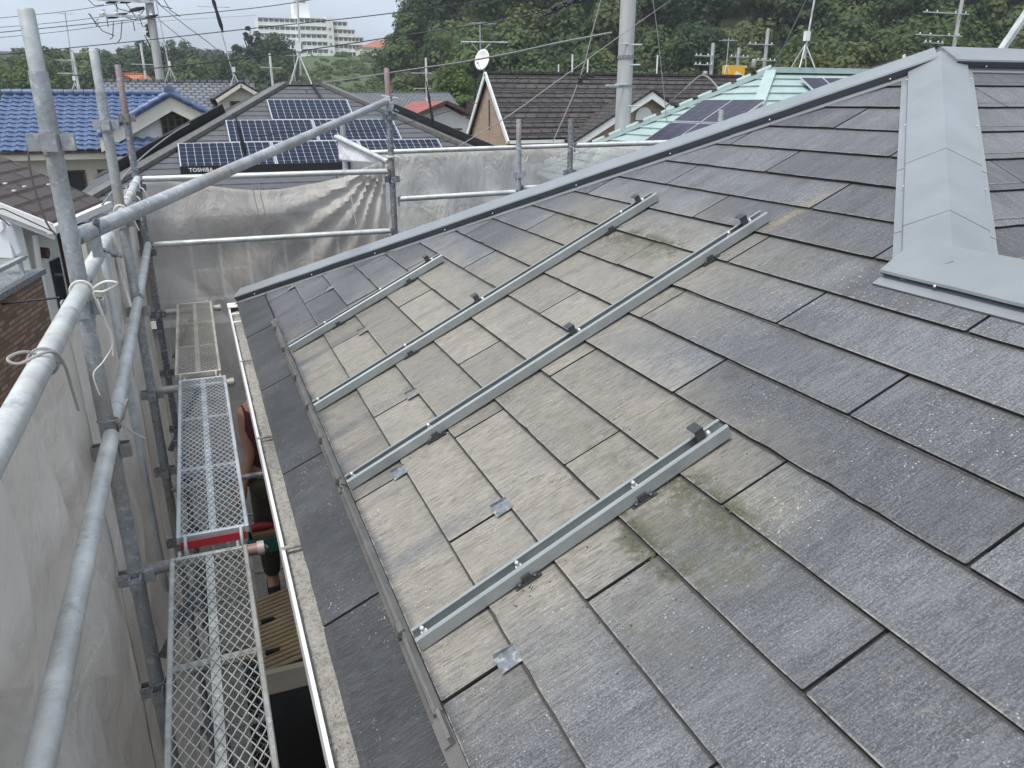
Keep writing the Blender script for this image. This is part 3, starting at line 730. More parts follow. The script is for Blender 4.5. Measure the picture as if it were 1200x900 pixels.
mo.build('moss_tufts', simple('moss', (0.060, 0.064, 0.026), 0.95, var=0.5, scale=60), roof)['kind'] = 'stuff'
for (u0, s_) in ((1.37, .47), (1.37, .80), (2.19, .5), (2.19, 1.62), (2.9, .62), (2.9, 1.62), (3.72, .45), (3.72, .86)):
    for i in range(26): tuft(u0 - abs(rm_.gauss(0, .022)), s_ + rm_.gauss(0, .06), rm_.uniform(.0015, .005), rm_.uniform(.001, .004), li)
for i in range(420):
    kq = rm_.randint(-1, 12) - abs(rm_.gauss(0, .02)); tuft(rm_.uniform(.2, 4.2), (kq+2)*.182, rm_.uniform(.001, .0032), rm_.uniform(.0008, .002), li)
li.build('leaf_litter', simple('litter', (0.035, 0.028, 0.02), 0.95, var=0.4, scale=40), roof)['kind'] = 'stuff'
# ================================================================== SCAFFOLD
PX = -0.535; PR = 0.0243
NODE = [6.745, 6.27, 5.795, 5.32, 4.845, 4.37, 3.895, 3.42, 2.945, 2.47]
def post(x, y, top, label, mat='galv', spigot=0.16, nodes=NODE, rot=0.0, bottom=0.0, matspig=None, group='upright scaffold posts'):
    e_ = empty('scaffold_post', (x, y, bottom), label, 'post', group)
    MB().pipe((x, y, bottom), (x, y, top-spigot), PR, n=24).build('tube', M[mat], e_)
    if spigot > 0.01:
        MB().path([(x, y, top-spigot-0.002), (x, y, top-0.006), (x, y, top)], [PR-0.0035, PR-0.0035, PR-0.006], 24).build('spigot', M[matspig or mat], e_)
    for z in nodes:
        if z > top - 0.1 or z < bottom + .2: continue
        m = MB()
        m.path([(x, y, z-0.032), (x, y, z+0.032)], PR+0.0035, 24)
        for a in range(4):
            t = rot + a*math.pi/2; c, s_ = math.cos(t), math.sin(t)
            o_ = Vector((x, y, z)); A = Vector((c, s_, 0)); B = Vector((-s_, c, 0))
            # U-shaped wedge pocket: two cheeks and an outer plate
            for sg in (-1, 1):
                m.add([o_+A*r+B*(sg*bw)+Vector((0,0,zz)) for r in (PR, PR+0.030) for bw in (0.015, 0.019) for zz in (-0.022, 0.024)],
                      [(0,1,3,2),(4,6,7,5),(0,4,5,1),(2,3,7,6),(1,5,7,3),(0,2,6,4)])
            m.add([o_+A*r+B*bw+Vector((0,0,zz)) for r in (PR+0.030, PR+0.034) for bw in (-0.019, 0.019) for zz in (-0.022, 0.024)],
                  [(0,1,3,2),(4,6,7,5),(0,4,5,1),(2,3,7,6),(1,5,7,3),(0,2,6,4)])
        m.build('pocket_collar', M[mat], e_)
    MB().box((x-0.07, y-0.07, bottom), (x+0.07, y+0.07, bottom+0.006)).build('base_plate', M[mat], e_)
    return e_
post(PX, 2.58, 7.085, 'big grey scaffold post nearest the viewer, thinner spigot on top', 'galv', 0.155, matspig='galv_l')
post(PX-0.012, 4.48, 7.09, 'second scaffold post along the left walkway', 'galv', 0.19, matspig='galv_l')
post(PX-0.03, 6.34, 7.095, 'corner scaffold post with a pinkish upper tube behind the second post', 'galv_d', 0.30, matspig='galv_red')
post(PX, 0.70, 7.08, 'scaffold post beside the viewer, left of the frame', 'galv', 0.155)
post(1.305, 6.30, 7.10, 'tall dark scaffold post where the slanting pipe ends', 'galv_d', 0.26, matspig='galv_red')
post(2.405, 6.30, 6.72, 'pink tipped scaffold post on the far side, left of the pair', 'galv', 0.20, matspig='galv_red')
post(2.90, 6.32, 6.715, 'plain grey scaffold post on the far side, right of the pair', 'galv_d', 0.0)
post(1.07, 7.05, 6.70, 'short grey post end sticking up behind the white sheet flap', 'galv', 0.0)
post(4.43, 6.30, 6.79, 'short post tip above the hip in front of the dark panels', 'galv_l', 0.0, group='upright scaffold posts')
post(6.15, 6.30, 7.13, 'short post tip above the hip beside the teal roof panels', 'galv', 0.0, group='upright scaffold posts')
def pipe_thing(name, p, q, r, mat, label, group, wedge=True, cat='pipe', n=20):
    e_ = empty(name, p, label, cat, group)
    MB().pipe(p, q, r, n=n).build('tube', M[mat], e_)
    if wedge:
        p = Vector(p); q = Vector(q); d_ = (q-p).normalized()
        for c, dd in ((p, -d_), (q, d_)):
            m = MB(); m.beam(c, c + dd*0.022, 0.030, 0.040); m.beam(c + dd*0.018 + Vector((0,0,0.012)), c + dd*0.018 + Vector((0,0,-0.055)), 0.007, 0.012)
            m.build('wedge', M['galv_d'], e_)
    return e_
GR = 'scaffold guard rails'
ZU, ZL = 6.335, 5.865
X1 = PX + 0.012
pipe_thing('guard_rail', (X1, 0.76, ZU), (X1, 2.53, ZU), 0.0243, 'galv_l', 'thick pale guard rail running out of the frame at upper left', GR)
pipe_thing('guard_rail', (X1, 0.76, ZL), (X1, 2.53, ZL), 0.0243, 'galv_l', 'long pale guard rail crossing the grey sheet at lower left', GR)
pipe_thing('guard_rail', (X1-0.008, 2.63, ZU+.005), (X1-0.010, 4.43, ZU-.005), 0.0243, 'galv_l', 'cream pipe tied with cord just behind the slanting pipe', GR)
pipe_thing('guard_rail', (X1, 2.63, ZL), (X1-0.012, 4.43, ZL), 0.0243, 'galv_l', 'mid-height guard rail between nearest and second post', GR)
pipe_thing('guard_rail', (X1-0.012, 4.53, ZU), (X1-0.03, 6.29, ZU), 0.0243, 'galv_l', 'far length of upper left guard rail, wrapped in cord', GR)
pipe_thing('guard_rail', (X1-0.012, 4.53, ZL), (X1-0.03, 6.29, ZL), 0.0243, 'galv_l', 'far length of mid-height left guard rail', GR)
pipe_thing('guard_rail', (PX+0.02, 6.27, ZU), (1.255, 6.27, ZU), 0.0215, 'galv_l', 'upper pipe across the far sheet below the solar panels', GR)
pipe_thing('guard_rail', (PX+0.02, 6.27, ZL), (1.255, 6.27, ZL), 0.0215, 'galv_l', 'lower pipe across the middle of the dark far sheet', GR)
pipe_thing('guard_rail', (1.12, 7.02, 6.435), (6.5, 7.02, 6.50), 0.0215, 'galv_l', 'long top pipe above the pale far sheet, right of the dark post', GR)
pipe_thing('guard_rail', (1.36, 6.27, 6.115), (2.36, 6.27, 6.13), 0.0215, 'galv_l', 'lower pipe in front of the pale far sheet', GR)
pipe_thing('guard_rail', (2.45, 6.29, 6.16), (2.86, 6.30, 6.16), 0.0215, 'galv_l', 'short pipe between the pair of far posts', GR)
pipe_thing('guard_rail', (2.95, 6.30, 6.50), (6.1, 6.30, 6.52), 0.0215, 'galv_l', 'far pipe vanishing behind the grey hip', GR)
# slanting corner pipe
sp = pipe_thing('slanting_pipe', (-0.525, 2.60, 6.475), (1.285, 6.25, 6.862), 0.0243, 'galv', 'long grey pipe slanting across from the nearest post to the far dark post', GR, wedge=False)
def coupler(c, label):
    e_ = empty('pipe_coupler', c, label, 'coupler', 'pipe couplers'); c = Vector(c)
    m = MB(); m.path([c + Vector((-0.008, -0.018, 0.0)), c + Vector((0.008, 0.018, 0.0))], 0.029, 14); m.beam(c + Vector((0.02, -0.02, -0.01)), c + Vector((0.02, -0.01, -0.07)), 0.03, 0.02)
    m.build('clamp_body', M['galv_l'], e_)
    m = MB().path([c + Vector((0.03, -0.01, 0.0)), c + Vector((0.03, -0.01, 0.045))], 0.007, 8); m.path([c + Vector((0.03, -0.01, 0.03)), c + Vector((0.03, -0.01, 0.042))], 0.012, 6); m.build('clamp_bolt', M['galv_d'], e_)
    m = MB().path([c + Vector((0.03, 0.0, -0.05)), c + Vector((0.085, -0.01, -0.075))], 0.006, 8); m.path([c + Vector((0.058, -0.005, -0.063)), c + Vector((0.07, -0.007, -0.069))], 0.012, 6); m.build('clamp_bolt', M['galv_d'], e_)
coupler((-0.500, 2.68, 6.475), 'cream clamp joining the slanting pipe to the nearest post')
coupler((1.28, 6.235, 6.86), 'small rusty clamp at the upper end of the slanting pipe')
# thin loose brace tube between nearest and second post
pipe_thing('thin_tube', (-0.575, 3.66, 6.30), (-0.560, 3.60, 4.6), 0.016, 'plank_w', 'thin shiny tube standing against the left sheet', None, wedge=False)
# bracket arms under the walkway
def bracket(y, mat, label):
    e_ = empty('bracket_arm', (PX, y, 5.35), label, 'bracket', 'bracket arms under the walkway')
    MB().pipe((PX+0.03, y, 5.335), (-0.115, y, 5.335), 0.0213, n=18).build('tube', M[mat], e_)
    MB().path([(-0.135, y, 5.335), (-0.112, y, 5.335)], 0.026, 16).build('end_cap', M['plank_c'], e_)
    MB().beam((PX+0.03, y+0.01, 4.96), (-0.30, y+0.01, 5.32), 0.006, 0.032).build('brace', M['galv_d'], e_)
    return e_
bracket(2.585, 'galv_red', 'red-stained bracket arm between the near and middle planks')
bracket(4.485, 'galv_l', 'grey bracket arm between the middle and far planks')
bracket(6.34, 'galv_l', 'grey bracket arm at the far end of the walkway')
bracket(0.70, 'galv_l', 'grey bracket arm below the viewer')
# planks
def plank(y0, y1, z, mat, label, x0=-0.418, x1=-0.168, hooks=True, group='walkway planks', pitch=0.050, dw=0.0137):
    e_ = empty('walkway_plank', ((x0+x1)/2, y0, z), label, 'plank', group)
    m = MB(); t_ = 0.016; h = 0.032
    m.box((x0, y0, z-h), (x0+t_, y1, z)); m.box((x1-t_, y0, z-h), (x1, y1, z))
    m.box((x0+t_, y0, z-h), (x1-t_, y0+t_, z-0.0005)); m.box((x0+t_, y1-t_, z-h), (x1-t_, y1, z-0.0005))
    bevel(m.build('frame', M[mat], e_), 0.003)
    xm = (x0+x1)/2
    m = MB(); m.box((xm-0.013, y0+t_, z-0.030), (xm+0.013, y1-t_, z-0.006)); m.build('centre_beam', M[mat], e_)
    for i in (1, 2):
        yy = y0 + (y1-y0)*i/3
        m = MB(); m.box((x0+t_, yy-0.013, z-0.027), (xm-0.013, yy+0.013, z-0.012)); m.box((xm+0.013, yy-0.013, z-0.027), (x1-t_, yy+0.013, z-0.012)); m.build('cross_beam', M[mat], e_)
    # expanded metal: zig-zag strands along the plank
    m = MB(); wx = x1-x0-2*t_; nst = int(round(wx/(dw/1.0))); ny = int((y1-y0-2*t_)/(pitch/2))
    st = wx/nst; hy = (y1-y0-2*t_)/ny; zc = z-0.0030
    for i in range(nst):
        cx = x0+t_+st*(i+0.5)
        for j in range(ny):
            sg = 1 if (i+j) % 2 == 0 else -1
            a = Vector((cx - sg*st/2, y0+t_+hy*j, zc)); b = Vector((cx + sg*st/2, y0+t_+hy*(j+1), zc + 0.0012*sg))
            m.beam(a, b, 0.0029, 0.0024)
    m.build('mesh_deck', M[mat], e_)
    if hooks:
        for yy, dy in ((y0, -1), (y1, 1)):
            for xx in (x0+0.03, x1-0.03):
                m = MB(); m.path([(xx, yy-dy*0.01, z-0.014), (xx, yy+dy*0.012, z-0.004), (xx, yy+dy*0.034, z-0.006), (xx, yy+dy*0.046, z-0.028), (xx, yy+dy*0.046, z-0.05)], 0.0062, 8)
                m.build('hook', M[mat], e_)
    return e_
plank(0.79, 2.52, 5.40, 'plank_g', 'nearest dirty grey mesh walkway plank')
plank(2.655, 4.435, 5.40, 'plank_w', 'middle bluish white mesh walkway plank', x0=-0.400, x1=-0.152)
plank(4.54, 6.32, 5.40, 'plank_c', 'far cream coloured mesh walkway plank', x0=-0.422, x1=-0.172)
rp = MB().box((-0.385, 2.6195, 5.365), (-0.165, 2.624, 5.395)); rp.build('toe_plate', M['red'], None, 'red steel plate in the gap between near and middle planks', 'plate')
# lower lift seen through the gaps
for i, y in enumerate((0.72, 2.63, 4.52)):
    nm = ['under the nearest upper plank', 'under the middle upper plank', 'under the far upper plank'][i]
    plank(y, y+1.8, 3.50, 'plank_g', 'grey mesh plank of the lower lift ' + nm, group='lower walkway planks', pitch=0.08, dw=0.03)
plank(4.93, 6.33, 3.50, 'plank_g', 'inner mesh plank of the lower lift with the worker on it', x0=-0.150, x1=0.10, group='lower walkway planks', pitch=0.08, dw=0.03)
for y in (2.585, 4.485, 6.34):
    pipe_thing('lower_bracket', (PX+0.03, y, 3.43), (0.13, y, 3.43), 0.0213, 'galv', 'bracket arm of the lower lift at the ' + {2.585: 'nearest', 4.485: 'second', 6.34: 'corner'}[y] + ' post', 'lower bracket arms', wedge=False)
pipe_thing('inner_rail', (0.16, 2.4, 4.42), (0.16, 6.3, 4.42), 0.0213, 'galv', 'grey pipe crossing below the gutter behind the worker', None, wedge=False)
pipe_thing('cross_pipe', (PX+.02, 4.40, 4.76), (0.30, 4.40, 4.77), 0.017, 'galv', 'short pipe crossing under the gap beside the middle plank', None, wedge=False)

# ------------------------------------------------------------------ mesh sheets
def sheet(name, P, nu, nv, mat, label, seed, amp=0.02, cat='sheet', group='grey scaffold mesh sheets', fold=None, top_sag=0.0, thick=True):
    # P(a,b)->Vector, a along, b downwards; N normal for wrinkles
    vs = []; fs = []
    c00 = P(0, 0); N = (P(1, 0)-c00).cross(P(0, 1)-c00).normalized()
    for j in range(nv+1):
        for i in range(nu+1):
            a, b = i/nu, j/nv; p = P(a, b)
            q = Vector((p.x*1.0 + p.y, p.z*0.55, seed))
            wv = mnoise.noise(q*2.2)*1.0 + mnoise.noise(Vector((q.x*6, q.y*2.0, seed+4)))*0.45 + mnoise.noise(Vector((q.x*14 + q.y*5, q.y*9, seed+9)))*0.16
            # ridged folds running on a slant
            fo = abs(mnoise.noise(Vector((q.x*2.4 + q.y*2.6, q.y*1.1 - q.x*0.4, seed+2))))
            wv += (0.45-min(0.45, fo))**2*7.0
            tie = min(1.0, 0.25 + 5*min(a, 1-a, b + 0.05))
            p = p + N*(amp*wv*tie)
            if fold: p = p + N*fold(a, b)
            p.z -= top_sag*(1-b)*(math.sin(math.pi*min(1, max(0, a)))**2)
            vs.append(p)
    for j in range(nv):
        for i in range(nu): fs.append((j*(nu+1)+i, j*(nu+1)+i+1, (j+1)*(nu+1)+i+1, (j+1)*(nu+1)+i))
    m = MB(); m.add(vs, fs, True)
    o = m.build(name, M[mat], None, label, cat, group)
    if thick:
        md = o.modifiers.new('t', 'SOLIDIFY'); md.thickness = 0.0012
    return o
XSH = PX - 0.055
sheet('mesh_sheet', lambda a, b: Vector((XSH, 0.2 + 2.42*a, 6.20 - 6.1*b)), 70, 120, 'sheet', 'grey mesh sheet at lower left in front of the nearest post', 1.3, 0.042)
sheet('mesh_sheet', lambda a, b: Vector((XSH-0.004 - 0.012*a, 2.60 + 1.86*a, 6.21 - 6.1*b)), 60, 110, 'sheet', 'grey mesh sheet between nearest and second post', 4.1, 0.034)
sheet('mesh_sheet', lambda a, b: Vector((XSH-0.018 - 0.012*a, 4.44 + 1.96*a, 6.29 - 6.2*b)), 60, 110, 'sheet', 'grey mesh sheet behind the far cream plank on the left', 7.7, 0.034)
def farfold(a, b):
    # diagonal pull towards the top right corner
    d = (1-a) - 0.9*b
    return 0.042*math.sin(22*math.atan2(b*6.2+0.02, (1-a)*1.85+0.02))*math.exp(-1.6*((1-a)+b*3))*min(1.0, 6*((1-a)+b*3)) + 0.05*math.sin(9*b*6.2 + 4*a + 2*math.sin(5*a))*math.exp(-b*7)*math.sin(math.pi*a)
sheet('mesh_sheet', lambda a, b: Vector((-0.56 + 1.85*a, 6.415 + 0.03*a, 6.31 + 0.09*smooth(0.8, 1.0, a) - 6.1*b)), 110, 170, 'sheet_d', 'dark grey mesh sheet across the far end of the walkway', 2.9, 0.055, fold=farfold, top_sag=0.10)
sheet('mesh_sheet', lambda a, b: Vector((1.12 + 5.3*a, 7.08, 6.43 + 0.06*a - 6.2*b)), 120, 80, 'sheet_l', 'pale mesh sheet on the far side right of the dark post', 5.5, 0.05)
# white flap tied up at the far corner
sheet('sheet_flap', lambda a, b: Vector((1.00 + 0.34*a, 6.95 - 0.55*a, 6.60 - 0.20*a - (0.22-0.20*a)*b - 0.0*a)), 16, 12, 'sheet_w', 'white sheet flap tied up left of the far dark post', 8.8, 0.012, group=None, cat='sheet')
MB().path([(0.99, 6.97, 6.575), (1.13, 6.75, 6.50), (1.30, 6.40, 6.40)], 0.02, 10).build('flap_pipe', M['galv_l'], None, 'short pale pipe along the top of the white flap', 'pipe')

# cords ------------------------------------------------------------------------
def cord(pts, label, mat='cord', r=0.0033, name='tie_cord', group='cords tied round the pipes'):
    pts = [Vector(p) for p in pts]; out = []
    for i in range(len(pts)-1):
        p0 = pts[max(i-1, 0)]; p1 = pts[i]; p2 = pts[i+1]; p3 = pts[min(i+2, len(pts)-1)]
        for k in range(6):
            t = k/6
            out.append(0.5*((2*p1) + (p2-p0)*t + (2*p0-5*p1+4*p2-p3)*t*t + (3*p1-p0-3*p2+p3)*t**3))
    out.append(pts[-1])
    return MB().path(out, r, 6).build(name, M[mat], None, label, 'cord', group)
def ring(c, axis, r, turns=1.0, n=12):
    c = Vector(c); ax = Vector(axis).normalized(); a = ax.cross(Vector((0.3, 0.2, 1))).normalized(); b = ax.cross(a)
    return [c + a*(r*math.cos(2*math.pi*turns*i/n)) + b*(r*math.sin(2*math.pi*turns*i/n)) + ax*(0.012*i/n) for i in range(n+1)]
c = Vector((X1, 2.50, ZU))
cord(ring(c, (0, 1, 0), 0.030) + [c + Vector((0.035, -0.01, 0.01)), c + Vector((0.07, -0.03, 0.03)), c + Vector((0.10, -0.03, 0.022)), c + Vector((0.06, -0.02, 0.0)), c + Vector((0.032, -0.01, -0.005)), c + Vector((0.045, -0.02, -0.07)), c + Vector((0.06, -0.03, -0.13)), c + Vector((0.055, -0.04, -0.19))], 'pale cord bow tied where guard rail meets nearest post', 'cordw')
cord([c + Vector((0.04, -0.02, -0.02)), c + Vector((0.052, -0.03, -0.09)), c + Vector((0.062, -0.035, -0.15)), c + Vector((0.03, -0.05, -0.20)), c + Vector((-0.002, -0.06, -0.235)), c + Vector((0.004, -0.06, -0.30))], 'thin white string hanging below the bow', 'cordw', 0.0022)
c = Vector((X1, 1.80, ZU))
cord(ring(c, (0, 1, 0), 0.029) + [c + Vector((-0.02, -0.02, 0.032)), c + Vector((-0.05, -0.05, 0.03)), c + Vector((-0.03, -0.06, 0.02)), c + Vector((0.02, -0.02, 0.028)), c + Vector((0.036, 0.01, -0.01)), c + Vector((0.038, 0.03, -0.08)), c + Vector((0.04, 0.04, -0.13))], 'grey tie looped round upper guard rail at left edge', 'cord')
c = Vector((PX+0.005, 2.575, ZL+0.03))
cord(ring(c, (0.1, 0.25, 1), 0.031) + [c + Vector((0.035, -0.02, 0.0)), c + Vector((0.06, -0.03, 0.06)), c + Vector((0.07, -0.02, 0.075)), c + Vector((0.05, -0.02, 0.02)), c + Vector((0.038, -0.025, 0.0)), c + Vector((0.08, -0.03, -0.045)), c + Vector((0.10, -0.03, -0.06))], 'grey cord knotted round nearest post above middle rail', 'cord', 0.0035)
for i, (y, z) in enumerate(((4.40, ZU), (4.75, ZU), (5.2, ZU), (5.75, ZU))):
    c = Vector((X1-0.02, y, z))
    cord(ring(c, (0, 1, 0.1), 0.030, 2.0, 20) + [c + Vector((0.05, 0.0, -0.03)), c + Vector((0.07, 0.01, -0.10))], ['twisted pale cord at second post on upper left rail', 'cord wrapped round far left rail just past second post', 'cord wrapped round middle of far left rail', 'cord wrapped round far left rail near corner post'][i], 'cordw', 0.004)
cord(ring((1.305, 6.30, 6.44), (0, 0, 1), 0.032, 2, 20) + [Vector((1.36, 6.26, 6.44)), Vector((1.40, 6.25, 6.38)), Vector((1.37, 6.25, 6.30))], 'cord knotted round far dark post', 'cordw', 0.005)
cord(ring((1.305, 6.30, 6.87), (0, 0, 1), 0.032, 2, 20) + [Vector((1.37, 6.24, 6.88)), Vector((1.24, 6.22, 6.90))], 'pale cord at end of slanting pipe', 'cordw', 0.006)
for i, (x, z0) in enumerate(((0.22, 6.29), (0.27, 6.28), (0.95, 6.22))):
    cord([(x, 6.24, z0), (x+0.01, 6.235, z0-0.12), (x+0.03, 6.24, z0-0.28)], ['left', 'right', 'white'][i] + ' string hanging down the dark far sheet' + (' from its sagging edge' if i == 2 else ' of a close pair'), 'cordw' if i == 2 else 'cord', 0.003)
cord([(2.36, 6.24, 6.50), (2.42, 6.23, 6.47), (2.47, 6.24, 6.43), (2.44, 6.24, 6.38)], 'tie cord at pink tipped far post', 'cordw', 0.004)
cord([(2.86, 6.25, 6.50), (2.92, 6.24, 6.47), (2.98, 6.25, 6.44)], 'tie cord at plain grey far post', 'cordw', 0.004)
cord([(-0.50, 3.38, 6.42), (-0.495, 3.42, 6.30), (-0.50, 3.5, 6.18), (-0.49, 3.52, 6.05)], 'pink and white twisted rope hanging beside thin tube', 'cordw', 0.005)

# ------------------------------------------------------------------ lower canopy and worker under the eave
can = empty('lower_canopy', (0.2, 4.4, 3.4), 'tan corrugated canopy roof seen through the gap below the gutter', 'canopy')
m = MB(); nx_ = 36; vs = []; fs = []
for j in range(nx_*2+1):
    y = 4.08 + 0.80*j/(nx_*2); zz = 3.62 + 0.014*math.sin(j*math.pi/2)
    for x, dz in ((-0.16, -0.04), (0.49, 0.10)): vs.append((x, y, zz+dz))
for j in range(nx_*2): fs.append((2*j, 2*j+1, 2*j+3, 2*j+2))
m.add(vs, fs); m.build('corrugated_sheet', M['brownwood'], can)
for i in range(18):
    y = 4.10 + .0435*i; MB().path([(-0.165, y, 3.592), (0.49, y, 3.732)], 0.0155, 8).build('rib', M['tan_corr'], can)
MB().box((-0.165, 4.03, 3.47), (0.49, 4.075, 3.62)).build('front_board', M['wallc'], can)
MB().box((-0.15, 4.085, 3.42), (0.48, 4.86, 3.50)).build('frame', M['brownwood'], can)
for y in (4.22, 4.55): MB().box((-0.14, y, 3.605), (-0.05, y+0.03, 3.63)).build('strap', M['black'], can)

def skin_body(name, verts, edges, radii, mat, parent, root=0, sub=1):
    me = bpy.data.meshes.new(name); off = wloc(parent)
    me.from_pydata([tuple(Vector(v)-off) for v in verts], edges, []); me.update()
    o = bpy.data.objects.new(name, me); COL.objects.link(o); o.parent = parent
    bpy.context.view_layer.objects.active = o
    md = o.modifiers.new('s', 'SKIN'); md.use_smooth_shade = True
    for i, r in enumerate(radii):
        sv = me.skin_vertices[0].data[i]; sv.radius = (r if isinstance(r, tuple) else (r, r)); sv.use_root = (i == root)
    ms = o.modifiers.new('ss', 'SUBSURF'); ms.levels = sub; ms.render_levels = sub
    me.materials.append(mat); return o
wk = empty('person', (0.07, 5.12, 3.50), 'worker in dark trousers standing below the gutter, bare arm reaching out', 'person')
ox, oy, oz = 0.07, 5.14, 3.50
V = [(0, 0, .92), (0, .0, 1.08), (-.01, 0, 1.24), (-.01, 0, 1.40), (-.02, 0, 1.50), (-.03, -.02, 1.62),   # 0..5 pelvis..head base
     (.09, .0, .86), (.10, -.02, .48), (.10, .02, .09), (.09, -.13, .04),                             # right leg 6-9
     (-.08, .0, .86), (-.085, -.04, .48), (-.08, .0, .09), (-.09, -.14, .04),                          # left leg 10-13
     (.19, 0, 1.40), (.24, .02, 1.14), (.20, -.14, .98),                                              # right arm 14-16
     (-.14, -.02, 1.38), (-.13, -.06, 1.12), (-.21, -.15, .90)]                                       # left arm 17-19
V = [(ox+a, oy+b, oz+c_) for a, b, c_ in V]
E_ = [(0,1),(1,2),(2,3),(3,4),(4,5),(0,6),(6,7),(7,8),(8,9),(0,10),(10,11),(11,12),(12,13),(3,14),(14,15),(15,16),(3,17),(17,18),(18,19)]
Rr = [(.15,.11),(.14,.10),(.155,.11),(.15,.10),.055,.06,.085,.062,.045,.04,.085,.062,.045,.04,.06,.045,.032,.06,.043,.03]
skin_body('body', V, E_, Rr, M['skin'], wk, 0, 2)
# head shape with face
def lathe_head(c, mat, parent):
    m = MB(); vs = []; fs = []; nu_, nv_ = 20, 14
    for j in range(nv_+1):
        t = math.pi*j/nv_
        for i in range(nu_):
            a = 2*math.pi*i/nu_
            r = math.sin(t); x = 0.078*r*math.cos(a); y = 0.098*r*math.sin(a); z = 0.118*math.cos(t)
            if z < -0.03: x *= 0.86; y *= 0.9
            if abs(a - 1.5*math.pi) < 0.25 and -0.035 < z < 0.02: y -= 0.02
            vs.append((c[0]+x, c[1]+y, c[2]+z))
    for j in range(nv_):
        for i in range(nu_): fs.append((j*nu_+i, j*nu_+(i+1) % nu_, (j+1)*nu_+(i+1) % nu_, (j+1)*nu_+i))
    m.add(vs, fs, True); return m.build('head', mat, parent)
hc_ = (ox-.03, oy-.03, oz+1.69); hd = lathe_head(hc_, M['skin'], wk)
for sx in (-1, 1):
    MB().path([(hc_[0]+sx*.03, hc_[1]-.088, hc_[2]+.01), (hc_[0]+sx*.03, hc_[1]-.094, hc_[2]+.01)], .008, 8).build('eye', M['black'], hd)
    MB().path([(hc_[0]+sx*.076, hc_[1], hc_[2]-.02), (hc_[0]+sx*.084, hc_[1]+.01, hc_[2]+.02)], .014, 8).build('ear', M['skin'], hd)
MB().path([(hc_[0]-.022, hc_[1]-.088, hc_[2]-.052), (hc_[0]+.022, hc_[1]-.088, hc_[2]-.052)], .005, 6).build('mouth', M['shirt'], hd)
m = MB(); vs = []; fs = []
for j in range(7):
    t = math.pi*0.52*j/6
    for i in range(20):
        a = 2*math.pi*i/20; vs.append((hc_[0]+0.088*math.sin(t)*math.cos(a), hc_[1]+0.006+0.106*math.sin(t)*math.sin(a), hc_[2]+0.012+0.116*math.cos(t)))
for j in range(6):
    for i in range(20): fs.append((j*20+i, j*20+(i+1) % 20, (j+1)*20+(i+1) % 20, (j+1)*20+i))
m.add(vs, fs, True); m.build('hair', M['hair'], wk)
def cloth(name, idx, rad_, mat):
    vv = [V[i] for i in idx[0]]; skin_body(name, vv, idx[1], rad_, mat, wk, 0, 2)
cloth('shirt', ([0,1,2,3,14,17], [(0,1),(1,2),(2,3),(3,4),(3,5)]), [(.165,.122),(.158,.115),(.17,.125),(.162,.112),.075,.075], M['shirt'])
cloth('trousers', ([0,6,7,8,10,11,12], [(0,1),(1,2),(2,3),(0,4),(4,5),(5,6)]), [(.16,.12),.10,.078,.066,.10,.078,.066], M['trouser'])
for i0, i1 in ((8, 9), (12, 13)):
    a = Vector(V[i0]); b = Vector(V[i1]); a = Vector((a.x, a.y+.05, oz+.045)); b = Vector((b.x, b.y-.06, oz+.032))
    MB().path([a+Vector((0,.02,0)), a, lerp(a, b, .5), b, b+Vector((0,-.02,0))], [.02, .044, .046, .042, .02], 12).build('shoe', M['shoe'], wk)
def hand(c, dr, parent, side):
    c = Vector(c); dr = Vector(dr).normalized(); sd = dr.cross(Vector((0,0,1))).normalized(); nn = sd.cross(dr)
    m = MB(); m.path([c - dr*.02, c + dr*.02, c + dr*.06, c + dr*.085], [.026, .036, .038, .034], 12)
    for i, ln in enumerate((.062, .074, .070, .055)):
        b0 = c + dr*.08 + sd*((i-1.5)*.019); m.path([b0, b0 + dr*ln*.5 - nn*.008, b0 + dr*ln*.8 - nn*.03, b0 + dr*ln*.82 - nn*.045], [.0092, .0085, .008, .006], 8)
    t0 = c + dr*.02 + sd*(side*.032); m.path([t0, t0 + dr*.03 + sd*(side*.02), t0 + dr*.058 + sd*(side*.018) - nn*.012], [.012, .010, .007], 8)
    return m.build('hand', M['skin'], parent)
hand(V[16], Vector(V[16])-Vector(V[15]), wk, -1); hand(V[19], Vector(V[19])-Vector(V[18]), wk, 1)
# tool crate held beside the worker
cr = empty('tool_crate', (-0.03, 5.0, 3.93), 'teal plastic tool crate with cardboard inside, below the arm of the worker', 'crate')
m = MB()
for a, b in (((-0.15, 4.90, 3.94), (0.08, 4.91, 4.03)), ((-0.15, 5.05, 3.94), (0.08, 5.06, 4.03)), ((-0.15, 4.91, 3.94), (-0.14, 5.05, 4.03)), ((0.07, 4.91, 3.94), (0.08, 5.05, 4.03)), ((-0.15, 4.90, 3.93), (0.08, 5.06, 3.94))): m.box(a, b)
m.build('tub', M['tealplastic'], cr)
MB().box((-0.12, 4.925, 3.945), (0.05, 5.035, 4.07)).build('cardboard', M['card'], cr)
MB().box((-0.155, 4.89, 4.03), (0.085, 4.912, 4.042)).build('rim', M['tealplastic'], cr)
rgm = MB().path([(-0.12, 4.98, 4.095), (-0.06, 4.98, 4.105), (0.02, 4.98, 4.095)], [.022, .030, .022], 10); rgm.build('red_pouch', M['red'], None, 'red tool pouch lying on the teal crate', 'pouch')
